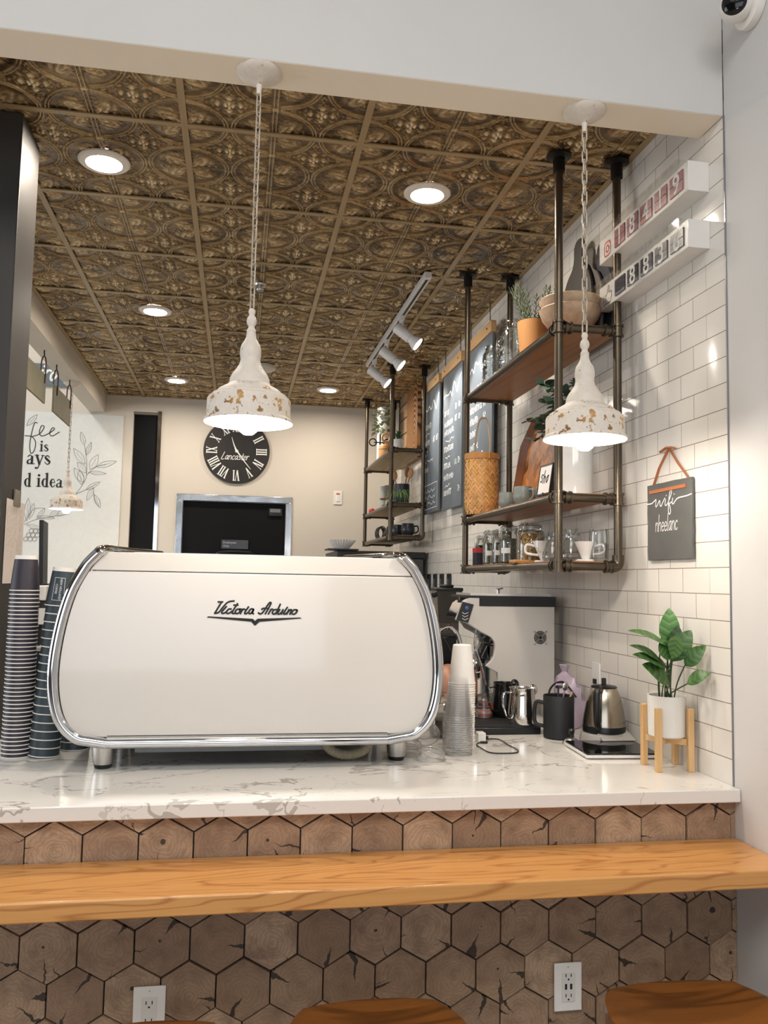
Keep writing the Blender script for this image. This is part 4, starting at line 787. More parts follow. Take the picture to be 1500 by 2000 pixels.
o = MB().box(-.045,.045,-.03,.03,0,.012).build('wooden_coaster', OAK, None, bev=.002); o.location = (1.125,3.235,T0); tag(o,'small flat wooden piece lying in front of the granola jar','coaster')
# ------------------------------------------------------------------ far shelf contents
t = thing('wooden_canister','round tan wooden canister on the top plank of the far shelf','canister',(1.16,6.70,U2)); MB().lathe([(0,0),(.055,0),(.057,.004),(.057,.13),(.052,.15),(.048,.155),(0,.157)],seg=32).build('body', mat('tan_wood','#c2955f',.5,nz=(6,.12)), t); MB().lathe([(.0572,.112),(.0588,.114),(.0588,.118),(.0572,.12)],seg=32).build('lid_seam', mat('tan_wood_dark','#96703f',.5), t)
o = MB().tube([(.034*cos(a),0,.043+.034*sin(a)) for a in [2*pi*k/24 for k in range(24)]],.010,8,closed=True).build('wooden_ring', mat('pale_ring_wood','#cfae84',.5), None); o.location = (1.15,6.63,U2+.158); o.rotation_euler = (0,0,.2); tag(o,'pale wooden ring standing on the tan canister of the far shelf','ornament')
t = thing('iron_key','black wrought iron key ornament standing on the far shelf','ornament',(1.13,6.80,U2)); m = MB(); m.tube([(0,0,0),(0,0,.26)],.006); m.tube([(-.05,0,.19),(.05,0,.19)],.005); m.tube([(-.06+.03*cos(a),0,.19+.03*sin(a)) for a in [2*pi*k/14 for k in range(14)]],.005,6,closed=True); m.tube([(.06+.03*cos(a),0,.19+.03*sin(a)) for a in [2*pi*k/14 for k in range(14)]],.005,6,closed=True); m.lathe([(0,0),(.03,0),(.03,.006),(0,.006)]); m.build('ironwork', FLANGE, t)
t = thing('trailing_plant','white cylinder planter with pale green trailing leaves on the far shelf','potted plant',(1.18,6.90,U2)); MB().lathe([(0,0),(.06,0),(.063,.50),(.058,.50),(.056,.47),(0,.47)],seg=28).build('planter', CERAM, t)
m = MB(); rnd = random.Random(5)
for i in range(60):
    a = rnd.uniform(2.6,5.2); z = .50-.22*rnd.random()**1.0; p = Vector((.065*cos(a),.065*sin(a),z)); q = p+Vector((cos(a)*.05,sin(a)*.05,rnd.uniform(-.03,.03))); m.leaf(p,q,.034,(0,0,1),.1,.15,4)
m.build('leaves', mat('pale_leaf','#7f8f6c',.5,nz=(9,.3)), t)
t = thing('succulent','dark green succulent in a small white pot on the far shelf','potted plant',(1.15,6.09,U2)); MB().lathe([(0,0),(.032,0),(.036,.012),(.037,.10),(.033,.10),(.031,.085),(0,.085)],seg=24).build('pot', CERAM, t); m = MB()
for i in range(22): a = i*2.4; k = .3+.7*i/22; m.leaf((0,0,.085),(.055*k*cos(a),.055*k*sin(a),.10+.10*(1-k*.7)),.02,(0,0,1),.1,.3,5)
m.build('rosette', mat('succulent_green','#2f5a34',.45,nz=(12,.25)), t); MB().lathe([(.0365,.012),(.0375,.013),(.0375,.03),(.0365,.031)],seg=24).build('tan_base', mat('tan_wood','#c2955f'), t)
t = thing('carved_panel','tall carved wooden wall panel with a dark metal grid behind the far shelf','wall art',(XR-.03,6.65,U2+.002)); PW, PH = .74,.60
CARV = NT('carved_wood'); v = CARV.coord('Object',(1,1,1)); wv = CARV.n('ShaderNodeTexWave', wave_type='RINGS', rings_direction='X'); wv.inputs['Scale'].default_value = 12; wv.inputs['Distortion'].default_value = 2.5; CARV.l(CARV.coord('Object',(1,1,.6),(0,.25,-.1)), wv.inputs[0]); CARV.set(CARV.ramp(wv.outputs['Fac'],[(.15,lin('#4d2f18')),(.4,lin('#a87240')),(1,lin('#bb8a55'))]),.5); CARV.bump(wv.outputs['Fac'],.6,.006)
MB().box(-.008,.02,-PW/2,.05,0,PH).build('carved_wood', CARV.m, t); LW = NT('line_carved_wood'); wv = LW.n('ShaderNodeTexWave', bands_direction='DIAGONAL'); wv.inputs['Scale'].default_value = 16; wv.inputs['Distortion'].default_value = 1.2; LW.l(LW.coord('Object',(1,1,1.3)), wv.inputs[0]); LW.set(LW.ramp(wv.outputs['Fac'],[(.1,lin('#6a4a30')),(.3,lin('#b59a7c')),(1,lin('#c0a98c'))]),.55)
MB().box(-.006,.02,.052,PW/2,0,PH).build('lined_wood', LW.m, t, 'paler panel with fine carved lines'); m = MB()
for k in range(5): m.tube([(-.009,.05,.02+.125*k),(-.009,PW/2,.02+.125*k)],.003,6)
m.tube([(-.009,PW/2,0),(-.009,PW/2,PH)],.004,6); m.build('metal_grid', FLANGE, t)
o = MB().lathe([(0,0),(.034,0),(.036,.2),(.034,.215),(.03,.215),(.03,.01),(0,.01)],seg=24).build('grey_vase', mat('pale_grey_glaze','#9a9e9a',.4), None); o.location = (1.17,6.78,U1); tag(o,'slim pale grey vase on the middle plank of the far shelf','vase')
for k in range(4):
    o = MB().lathe([(0,0),(.03,0),(.05,.03),(.056,.05),(.052,.05),(.045,.03),(.028,.008),(0,.008)],seg=28).build('small_bowl', mat('bowl_glaze','#6f6b62',.45,nz=(30,.2)), None); o.location = (1.17,6.46,U1+.085+.017*k); tag(o,'small grey-brown bowl stacked on the cake stand of the far shelf','bowl','stack of small bowls')
t = thing('cake_stand','two-tier stand of white blocks and thin brown plates on the far shelf','cake stand',(1.17,6.46,U1)); MB().lathe([(0,0),(.045,0),(.045,.026),(0,.026)],seg=24).lathe([(0,.032),(.045,.032),(.045,.072),(0,.072)],seg=24).build('blocks', CERAM, t); MB().lathe([(0,.026),(.07,.026),(.072,.032),(0,.032)],seg=28).lathe([(0,.072),(.085,.076),(.09,.083),(0,.081)],seg=28).build('plates', mat('brown_plate','#7a5236',.5), t)
t = thing('utensil_crock','charcoal crock of wooden spoons on the far shelf','utensil crock',(1.17,6.03,U1)); MB().lathe([(0,0),(.055,0),(.057,.006),(.058,.15),(.053,.15),(.052,.01),(0,.01)],seg=32).build('crock', mat('charcoal_glaze','#33373b',.4,nz=(20,.15)), t)
for (a, tl, L) in ((2.6,16,.24),(.5,12,.26),(-.9,20,.25)):
    m = MB().mark(); m.tube([(0,0,.02),(0,0,L-.05)],.005); m.ball((0,0,L-.01),.03,12,(.9,.25,1.35)); m.xf(rot('Z',a*57.3) @ rot('Y',tl) @ tr(0,0,0)); m.build('wooden_spoon', mat('spoon_wood','#a97d54',.55), t)
t = thing('spider_plant','bright green grassy plant spilling over the edge of the far shelf','potted plant',(1.12,5.895,U1)); MB().lathe([(0,0),(.03,0),(.036,.04),(.033,.04),(0,.035)],seg=20).build('pot', mat('charcoal_glaze','#33373b'), t); m = MB(); rnd = random.Random(8)
for i in range(70): a = rnd.uniform(0,6.28); L = rnd.uniform(.07,.14); m.tube(cr([(0,0,.035),(L*.5*cos(a),L*.6*sin(a),.035+rnd.uniform(.03,.06)),(L*cos(a)*.8,L*1.0*sin(a),rnd.uniform(-.01,.06))],3),[.0035*(1-.8*k/6) for k in range(7)],4,flat=.4)
m.build('blades', mat('fresh_green','#8fae74',.5,nz=(9,.2)), t)
o = MB().ball((0,0,.025),.028,12,(1,1,.9)).build('red_ornament', mat('glossy_red','#b3262b',.25), None); o.location = (1.10,6.97,U1-.0005); tag(o,'small red ornament at the far end of the middle plank','ornament')
DKG = mat('dark_blue_glaze','#262d36',.25,nz=(20,.2))
for i, (y, x, l) in enumerate(((5.93,1.20,'dark blue mug at the near end of the far shelf'),(6.10,1.15,'dark blue mug second from the near end of the far shelf'),(6.20,1.235,'dark blue mug tucked behind the others at the back of the far shelf'),(6.33,1.16,'dark blue mug beside the looped dark pots'))): mug(x,y,U0,.05,.088,l,'dark mugs on the far shelf',DKG,.6*i,False)
for i in range(4):
    o = MB().tube([(0,.05*cos(a),.05+.05*sin(a)) for a in [2*pi*k/22 for k in range(22)]],.006,8,closed=True).build('iron_ring', BLACK, None); o.location = (1.13,6.62+.045*i,U0+.006); o.rotation_euler = (0,0,.5); tag(o,'black iron hoop leaning in the row at the far end of the lowest plank','ring','iron hoops on the far shelf')
o = MB().lathe([(0,0),(.05,0),(.065,.04),(.05,.08),(0,.085)],seg=24).build('dark_pot', BLACK, None); o.location = (1.19,6.52,U0); tag(o,'squat black pot in front of the iron hoops on the far shelf','pot')
# notes pinned on the tiles
for i, (y, z, l) in enumerate(((6.72,2.44,'white card on the tiles below the far shelf top plank, farthest'),(6.45,2.46,'white card on the tiles between two others behind the far shelf'),(6.12,2.49,'white card on the tiles below the far shelf top plank, nearest'),(6.3,2.08,'lower white card on the tiles, farther of two'),(6.1,2.08,'lower white card on the tiles, nearer of two'))):
    o = MB().box(-.002,0,-.05,.05,-.035-.02*(i<3),.035+.02*(i<3)).build('note_card', WHITE, None); o.location = (XR-.001,y,z); tag(o,l,'card','cards on the back tiles')
# ------------------------------------------------------------------ flip counters on the tiled wall
def flip(z0, z1, label, digits, cols, icon):
    ya, yb = 2.256, 2.886; t = thing('flip_counter',label,'flip counter sign',(XR,(ya+yb)/2,z0),0,'flip counters on the tiled wall'); w = (yb-ya)/2; H = z1-z0
    MB().box(-.070,0,-w,w,0,H).build('case', mat('white_case','#dfdcd8',.4), t, bev=.001)
    c = MB(); c.box(-.102,-.0705,-w,w,0,.0035).box(-.102,-.0705,-w,w,H-.0035,H).box(-.102,-.0705,-w,-w+.0035,.0035,H-.0035).box(-.102,-.0705,w-.0035,w,.0035,H-.0035).box(-.1055,-.102,-w,w,0,H); c.build('acrylic_cover', glass('acrylic','fefefd',.04,.16,base=.015), t, 'clear acrylic cover')
    pit = .098
    for i, d in enumerate(digits):
        yc = w-.175-pit*i; q = MB(); q.box(-.074,-.0702,yc-.039,yc+.039,H*.5,H-.016).box(-.074,-.0702,yc-.039,yc+.039,.014,H*.5-.0015).build('flap', mat('flap_'+cols[0],cols[0],.35) , t)
        f = t.children[-1]; MB().box(-.0743,-.0740,yc-.039,yc+.039,.0145,.0225).build('flap_edge', mat('flap_'+cols[1],cols[1],.4), f)
        if d != ' ':
            m = MB(); m.text(d,.088,lambda u,v: (-.0746, yc-u, H*.5-.030+v),'CENTER',0,.0012); m.build('digit', CHALK, f, 'white digit', smooth=0)
        MB().box(-.0748,-.0744,yc-.039,yc+.039,H*.5-.0012,H*.5+.0004).build('split_line', MATT, f)
    m = MB(); P = lambda u,v: (-.0706, w-.07-u, H*.42+v)
    if icon == 'cam':
        def rr(k): return [(k*cos(a)*abs(cos(a))**-.45 if abs(cos(a))>1e-6 else 0, k*sin(a)*abs(sin(a))**-.45 if abs(sin(a))>1e-6 else 0) for a in [2*pi*q/32 for q in range(33)]]
        m.ribbon(rr(.026),.006,P,0); m.ribbon([(.012*cos(a),.012*sin(a)) for a in [2*pi*q/20 for q in range(21)]],.0055,P,0); m.flat([(.017+.003*cos(a),.017+.003*sin(a)) for a in [2*pi*q/8 for q in range(8)]],P); mm = mat('icon_red','#c34a45',.5)
    else:
        m.ribbon([(-.03,-.028),(-.03,.008),(-.014,.008),(-.014,-.028),(-.03,-.028)],.003,P,0); m.ribbon([(-.014,.005),(-.002,.014),(.006,.04),(.014,.036),(.012,.012),(.032,.012),(.034,.002),(.031,-.012),(.027,-.026),(-.014,-.026)],.003,P,0); mm = INK
    m.build('icon', mm, t, smooth=0)
flip(2.812,2.905,'upper white flip counter with red digit cards reading 18419 on the tiles','18419',('#94505c','#a64a4f'),'cam')
flip(2.635,2.722,'lower white flip counter with navy digit cards and a thumb icon on the tiles',' 8836',('#23293f','#7f7f88'),'thumb')
# ------------------------------------------------------------------ slate sign with leather strap
t = thing('slate_sign','small slate sign with white lettering hung from a leather strap on the tiles','sign',(XR-.004,2.494,1.704)); SW, SH = .282,.252
rnd = random.Random(6); poly = []
for a, b, n in (((-SW/2,0),(SW/2,0),8),((SW/2,0),(SW/2,SH),8),((SW/2,SH),(-SW/2,SH),8),((-SW/2,SH),(-SW/2,0),8)):
    for i in range(n): k = i/n; poly.append((a[0]+(b[0]-a[0])*k+rnd.uniform(-.0012,.0012), a[1]+(b[1]-a[1])*k+rnd.uniform(-.0012,.0012)))
SL = NT('slate_stone'); v = SL.coord(); SL.set(SL.mix(SL.noise(v,9,5,.6),lin('#4b4b4a'),lin('#62625f')),.65); SL.bump(SL.noise(v,30,4),.25,.002)
MB().prism(poly,'x',-.009,0).build('slate', SL.m, t, bev=.0015)
P = lambda u,v: (-.0096, SW/2-u*SW, SH*(1-v)); Q = lambda u,v: P(u/SW, v/SW); m = MB()
W1 = [[(0,.245),(.10,.247),(.17,.222),(.215,.205),(.205,.27),(.215,.30),(.25,.275),(.30,.225),(.31,.285),(.335,.30),(.37,.26),(.42,.205)],[(.44,.225),(.425,.29),(.455,.30),(.49,.275)],[(.49,.275),(.56,.18),(.575,.125),(.545,.125),(.515,.22),(.50,.37),(.52,.42),(.55,.39),(.53,.31),(.50,.30),(.57,.27)],[(.60,.225),(.585,.285),(.615,.295),(.66,.26),(.71,.235),(.80,.228),(.90,.225),(1.0,.212)]]
for s in W1: m.ribbon([(p[0]*SW,p[1]*SW) for p in s],.0042,Q)
for u, vv in ((.455,.175),(.63,.175)): m.flat([(u+.009*cos(a),vv+.009*sin(a)) for a in [k*pi/5 for k in range(10)]],P)
script(m,'nheelanc',0,0,.030,.0034,lambda u,v: (-.0096, SW/2-.20*SW-u*.80, SH*.375+v*.95),.1); m.build('lettering', CHALK, t, 'white chalk lettering', smooth=0)
m = MB(); m.box(-.0125,-.0092,-SW/2+.03,SW/2-.02,SH-.030,SH-.019)
m.tube([(-.004,SW/2-.035,SH-.002),(-.010,SW*.2,SH+.05),(-.008,-.005,SH+.108)],.0052,6,flat=.35); m.tube([(-.004,-SW/2+.025,SH-.002),(-.008,-SW*.22,SH+.05),(-.008,-.005,SH+.108)],.0052,6,flat=.35)
m.tube([(-.009,.05,SH+.103),(-.014,.0,SH+.110),(-.012,-.03,SH+.106),(-.009,-.045,SH+.1)],.006,6,flat=.6); m.build('leather_strap', LEATH, t, 'tan leather strap')
MB().tube([(.0,-.004,SH+.108),(-.012,-.004,SH+.108)],.003).build('nail', FLANGE, t)
# ------------------------------------------------------------------ security camera
t = thing('security_camera','white dome security camera with a black face high in the wall corner','security camera',(XR-.001,2.02,3.235))
MB().mark().lathe([(0,0),(.058,0),(.060,.004),(.058,.022),(.05,.026),(0,.026)],seg=36).xf(rot('Y',-90)).build('base', WHITEP, t)
q = Vector((0,0,1)).rotation_difference(Vector((-.62,-.74,-.22)).normalized()).to_matrix().to_4x4(); c = tr(-.058,-.004,-.006) @ q
MB().mark().lathe([(.044*sin(a),.044*-cos(a)) for a in [pi*.0+k*pi*.72/14 for k in range(15)]]+[(.0345,.0275),(.033,.0262)],seg=32).xf(c).build('eyeball', WHITEP, t)
MB().mark().lathe([(.033,.0262),(.028,.030),(.018,.0335),(0,.035)],seg=32).xf(c).build('black_face', mat('black_lens','#0a0a0b',.12), t, 'glossy black face')
MB().mark().lathe([(0,.0362),(.009,.0362),(.010,.034)],seg=16).xf(c @ tr(.004,.006,0)).build('lens', mat('dark_lens','#26272a',.1), t)
MB().mark().lathe([(0,.0352),(.0035,.0348)],seg=10).xf(c @ tr(-.006,-.018,-.0025)).build('led', mat('white_led','#f4f4f4',.2), t)
# ------------------------------------------------------------------ potted plant on its wooden stand
t = thing('plant_pot','white cylinder pot with broad green leaves on the wooden stand by the tiled wall','potted plant',(1.297,2.405,1.168))
MB().lathe([(0,0),(.050,0),(.055,.004),(.056,.122),(.052,.122),(.051,.105),(0,.104)],seg=44).build('pot', mat('matt_white_pot','#dedad3',.6,nz=(40,.03)), t); MB().lathe([(0,.107),(.051,.107)],seg=24).build('soil', mat('soil','#3a2c20'), t)
LEAF = NT('broad_leaf'); at = LEAF.n('ShaderNodeAttribute', attribute_name='Col'); v = LEAF.coord(); LEAF.set(LEAF.mix(1.0, LEAF.mix(LEAF.noise(v,24,3),lin('#23431f'),lin('#456b30')), at.outputs['Color'],'MULTIPLY'),.38); LEAF = LEAF.m
LV = [((1.262,2.33,1.445),(1.135,2.33,1.487),.040,(0,-.5,1),1.0),((1.245,2.335,1.468),(1.262,2.325,1.402),.054,(.2,-1,.3),1.25),((1.290,2.33,1.478),(1.268,2.32,1.408),.046,(.3,-1,.4),1.2),((1.315,2.42,1.435),(1.322,2.43,1.552),.050,(-.4,-1,0),1.5),
  ((1.282,2.35,1.395),(1.338,2.33,1.490),.052,(-.5,-1,.4),.85),((1.315,2.33,1.385),(1.356,2.28,1.448),.040,(-.6,-.9,.5),.9),((1.303,2.30,1.335),(1.358,2.26,1.372),.044,(-.3,-.6,1),1.0),((1.262,2.32,1.335),(1.165,2.30,1.392),.052,(.2,-.9,.6),.95),
  ((1.245,2.32,1.382),(1.135,2.30,1.42),.040,(.1,-.7,1),.8),((1.24,2.33,1.40),(1.135,2.32,1.445),.034,(.1,-.7,1),.85),((1.31,2.40,1.40),(1.330,2.39,1.50),.044,(-.5,-1,0),.6),((1.288,2.37,1.37),(1.23,2.36,1.40),.04,(0,-.6,1),.6)]
st = MB(); O = Vector((1.297,2.405,1.168))
for i, (b, tp, w, up, k) in enumerate(LV):
    m = MB(); m.col = (k,k,k); b = Vector(b)-O; tp = Vector(tp)-O; m.leaf(b,tp,w*1.22,up,.06,.16,15,.75,.55); m.build('leaf', LEAF, t)
    mid_ = (b+(tp-b)*.5); a = 2.4*i; root = Vector((.02*cos(a),.02*sin(a),.10)); st.tube(cr([root,root*.5+b*.5+Vector((0,.012,.0)),b],5),.0022,6)
st.build('stems', mat('leaf_stem','#33492a',.5), t)
t = thing('plant_stand','four-legged pale wooden plant stand on the worktop by the tiled wall','plant stand',(1.297,2.405,ZT),radians(-3)); BEE = wood('pale_beech','#d9b483','#c49a66','#d0a873','Z',1.0,.5,5)
for x, y in ((-.05,-.05),(.05,-.05),(.05,.05),(-.05,.05)): MB().box(x-.009,x+.009,y-.009,y+.009,0,.185).build('leg', BEE, t, bev=.002)
MB().mark().box(-.062,.062,-.008,.008,.076,.095).xf(rot('Z',45)).mark().box(-.008,.008,-.062,.062,.0765,.0945).xf(rot('Z',45)).build('cross_brace', BEE, t)
# ------------------------------------------------------------------ kettle, scale, mug and small things by the wall
t = thing('electric_kettle','brushed steel electric kettle with black handle standing on its grey base','kettle',(1.286,2.825,1.107),-2.25)
MB().lathe([(0,.014),(.073,.014),(.074,.022),(.0735,.030),(.070,.060),(.063,.100),(.052,.135),(.044,.152),(.040,.156)],seg=44).build('body', mat('kettle_steel','#b3a998',.22,1,nz=(4,.1)), t); MB().lathe([(0,0),(.070,0),(.074,.004),(.0745,.022),(.0738,.024)],seg=44).build('base_ring', BLACK, t)
MB().lathe([(.044,.152),(.046,.156),(.040,.160),(.02,.163),(0,.163)],seg=32).lathe([(0,.163),(.008,.163),(.008,.185),(0,.187)],seg=14).build('lid', mat('lid_black','#1a1a1b',.3), t)
MB().tube(cr([(.045,0,.150),(.075,0,.158),(.093,0,.145),(.097,0,.10),(.090,0,.045),(.072,0,.025)],7),.0115,10,flat=1.0).build('handle', BLACK, t, 'black plastic handle'); MB().tube(cr([(-.052,0,.125),(-.075,0,.14),(-.085,0,.152)],4),[.014]*3+[.011]*3+[.008]*3 ,8).build('spout', STEEL, t)
MB().box(.066,.0715,-.010,.010,.035,.085).build('water_gauge', mat('gauge_dark','#20343a',.15), t)
t = thing('kettle_base','grey electric kettle base with a sloping display panel','kettle base',(1.282,2.815,ZT)); MB().lathe([(0,.003),(.080,.003),(.084,.008),(.080,.028),(.076,.034),(0,.034)],seg=44).build('base', mat('grey_base','#a7a39c',.4), t)
MB().prism([(-.105,.003),(-.105,.009),(-.08,.016),(0,.026),(0,.003)],'x',-.05,.07).build('display_panel', mat('grey_panel','#b5b1aa',.35), t, bev=.003); MB().mark().box(-.035,.045,-.112,-.078,.0,.0012).xf(tr(0,0,.0) @ Matrix.Identity(4)).xf(tr(0,-.0,.0)).build('display', mat('lcd','#9ba093',.3), t); t.children[-1].rotation_euler = (radians(7),0,0); t.children[-1].location = (.005,.018,.0275)
t = thing('kitchen_scale','flat kitchen scale with a glossy black top in front of the kettle','kitchen scale',(1.228,2.645,ZT),radians(-4)); MB().box(-.122,.122,-.112,.112,.003,.013).build('tray', mat('scale_rim','#dcdad6',.3), t, bev=.003); MB().box(-.120,.120,-.110,.110,.0132,.0185).build('glass_top', mat('black_glass','#0b0c0e',.05), t, bev=.002)
for x in (-.1,.1):
    for y in (-.09,.09): MB().lathe([(0,0),(.01,0),(.01,.003),(0,.003)],(x,y,0),12).build('foot', BLACK, t)
t = thing('milk_tamper','small steel cone with a black knob lying beside the black mug','tamper',(1.150,2.79,ZT)); MB().lathe([(0,0),(.029,0),(.030,.004),(.022,.016),(.010,.022),(0,.022)],seg=32).build('cone', SILVER, t); MB().lathe([(.007,.022),(.006,.03),(.011,.038),(.012,.046),(.008,.053),(0,.054)],seg=20).build('knob', BLACK, t)
t = thing('black_mug','large matt black mug on the worktop to the left of the kettle','mug',(1.150,2.905,ZT),2.6); MB().lathe([(0,0),(.051,0),(.054,.004),(.055,.148),(.0535,.151),(.051,.148),(.050,.01),(0,.008)],seg=40).build('body', MATT, t); MB().tube(cr([(.053,0,.12),(.083,0,.118),(.085,0,.05),(.053,0,.038)],6),.007,8).build('handle', MATT, t)
for (a, tl, nm, l, m_) in ((.3,14,'tea_spoon','steel spoon leaning in the large black mug',STEEL),(-.5,20,'wooden_stirrer','pale wooden stirrer leaning in the large black mug',mat('stirrer_wood','#c49b74',.6)),(.9,10,'milk_frother','slim black handled frother leaning in the large black mug',BLACK)):
    m = MB().mark(); m.tube([(0,0,.0),(0,0,.165)],.0035)
    if nm == 'tea_spoon': m.ball((0,0,.175),.013,10,(1,.4,1.3))
    if nm == 'milk_frother': m.tube([(-.02,0,.168),(.035,0,.172)],.006)
    m.xf(rot('Z',a*57.3) @ rot('Y',tl)); o = m.build(nm, m_); o.location = (1.140,2.905,ZT+.010); tag(o,l,'utensil')
t = thing('plastic_bag','crumpled translucent lilac bag standing behind the kettle','bag',(1.285,3.13,ZT)); rnd = random.Random(10); m = MB(); seg = 22; prof_ = [(.0,.0),(.055,.002),(.064,.05),(.062,.10),(.055,.15),(.04,.185),(.016,.20),(.012,.206),(.022,.23)]; vs = []
for i, (r, z) in enumerate(prof_):
    for k in range(seg): a = 2*pi*k/seg; rr = r*(1+.22*sin(3*a+i)+.12*sin(7*a+2*i)); vs.append((rr*cos(a)*.8,rr*sin(a)+z*.25,z))
m.add(vs,[(i*seg+k,i*seg+(k+1)%seg,(i+1)*seg+(k+1)%seg,(i+1)*seg+k) for i in range(len(prof_)-1) for k in range(seg)]); m.build('film', mat('lilac_film','#b7a6b6',.3,nz=(14,.25)), t)
MB().tube(cr([(-.05,.09,.02),(-.06,.06,.13),(-.03,.0,.17),(.0,-.06,.12)],6),.004).build('black_cord', BLACK, t)
t = thing('wall_outlet','white socket plate on the tiles behind the kettle','outlet',(XR-.001,3.07,1.265)); MB().box(-.006,0,-.036,.036,-.058,.058).build('plate', WHITEP, t, bev=.002); MB().box(-.014,-.006,-.009,.009,-.022,-.004).build('plug', BLACK, t)
# ------------------------------------------------------------------ second machine seen from its side
t = thing('side_espresso_machine','white espresso machine seen from the side with a round vent against the tiled wall','espresso machine',(0,3.36,0))
sidep = [(1.312,1.135),(1.312,1.555),(.945,1.560),(.918,1.545),(.886,1.466),(.937,1.452),(.992,1.419),(1.037,1.396),(1.051,1.378),(1.055,1.355),(1.050,1.325),(1.040,1.303),(1.016,1.279),(1.066,1.252),(1.067,1.135)]
MB().prism(sidep,'y',0,.022).build('side_panel', WENAMEL, t, bev=.003); MB().prism([(max(p[0],.965),p[1]) for p in sidep],'y',.23,.252).build('side_panel', WENAMEL, t)
inn_ = [(1.30,1.14),(1.30,1.545),(.95,1.545),(.93,1.53),(.905,1.475),(.945,1.462),(1.0,1.43),(1.045,1.405),(1.066,1.36),(1.052,1.30),(1.03,1.282),(1.075,1.258),(1.075,1.14)]
MB().prism(inn_,'y',.023,.229).build('body', CHROME, t)
m = MB(); m.box(.985,1.315,-.004,.0,1.524,1.558).box(.93,1.315,-.004,.256,1.558,1.566); m.build('top_rail', BLACK, t, 'black rail along the top edge'); MB().box(.95,1.30,.01,.24,1.5665,1.576).build('cup_deck', WENAMEL, t)
q = [(.913,1.541),(.960,1.530),(.937,1.455),(.887,1.466)]; MB().prism(q,'y',-.006,-.0005).build('control_panel', mat('control_black','#2a2b2d',.3), t, 'dark control panel'); MB().ball((.932,-.0065,1.515),.009,12,(1,.25,1)).build('blue_button', mat('blue_button','#3d5f9a',.3), t)
m = MB()
for k in range(3): m.ribbon([(.912,1.497-.012*k),(.922,1.491-.012*k),(.936,1.497-.012*k)],.0022,lambda u,v:(u,-.0068,v),0)
m.build('panel_marks', CHALK, t, smooth=0)
vent = (1.249,-.0008,1.397); m = MB()
for r in (.009,.0155,.022): m.tube([(vent[0]+r*cos(a),-.002,vent[2]+r*sin(a)) for a in [2*pi*k/28 for k in range(28)]],.0016,6,closed=True)
for a in (pi/4,3*pi/4,5*pi/4,7*pi/4): m.tube([(vent[0]+.006*cos(a),-.002,vent[2]+.006*sin(a)),(vent[0]+.036*cos(a),-.002,vent[2]+.036*sin(a))],.0016,6); m.ball((vent[0]+.036*cos(a),-.002,vent[2]+.036*sin(a)),.004,8)
m.build('vent_guard', STEEL, t, 'wire vent guard'); MB().mark().lathe([(0,0),(.027,0)],seg=32).xf(tr(vent[0],-.0006,vent[2]) @ rot('X',90)).build('vent_fan', MATT, t)
MB().lathe([(0,0),(.012,0),(.012,.016),(0,.017)],(1.092,.10,1.576),16).tube([(1.092,.10,1.592),(1.118,.10,1.598)],.003).build('valve_knob', CHROME, t)
for gy in (.10,):
    m = MB(); m.lathe([(0,.0),(.034,0),(.036,.012),(.036,.035),(.03,.05),(0,.05)],(1.0,gy+.04,1.245),24); m.tube([(1.01,gy+.04,1.29),(1.045,gy+.04,1.36)],.02); o = m.build('group_head', CHROME, t); MB().tube([(.99,gy+.04,1.235),(.86,gy+.03,1.225)],[.010,.014]).lathe([(0,-.03),(.015,-.03),(.033,-.01),(.034,.012),(0,.012)],(1.0,gy+.04,1.228),20).build('portafilter', CHROME, o)
MB().tube(cr([(.985,.03,1.44),(.975,.02,1.36),(1.0,.02,1.28),(1.02,.02,1.20)],5),.006).build('steam_wand', CHROME, t)
MB().box(.90,1.07,.02,.25,1.10,1.138).build('drip_tray', STEEL, t, bev=.003)
for x in (.94,1.28):
    for y in (.03,.22): MB().lathe([(0,0),(.02,0),(.023,.065),(0,.065)],(x,y,ZT),16).build('leg', SILVER, t)
MB().box(1.065,1.305,.02,.25,1.10,1.14).build('plinth', SILVER, t)
t = thing('bar_tray','low black drip tray in front of the side espresso machine','tray',(.985,3.13,ZT)); MB().box(-.125,.125,-.155,.155,0,.026).build('tray', BLACK, t, bev=.003); MB().box(-.118,.118,-.148,.148,.0262,.029).build('rubber_mat', MATT, t)
ZM = ZT+.0295
t = thing('measuring_glass','clear measuring glass with red markings upside down on the black tray','measuring glass',(.955,3.19,ZM)); MB().lathe([(.040,0),(.0395,.0),(.037,.06),(.034,.078),(.026,.086),(0,.087),(0,.083),(.024,.082),(.032,.074),(.0345,.06),(.038,0)],seg=32).build('glass', GLASS, t); m = MB()
for k in range(4): m.lathe([(.0402-.0006*k,.014+.015*k),(.0400-.0006*k,.0165+.015*k)],seg=10,a0=4.0,a1=5.2)
m.lathe([(.0395,.035),(.039,.055)],seg=4,a0=5.35,a1=5.75); m.build('red_markings', mat('red_ink','#b0413a',.5), t); MB().lathe([(0,.001),(.036,.001),(.0355,.016),(0,.016)],seg=24).build('coffee_residue', mat('pink_residue','#b98a80',.4), t)
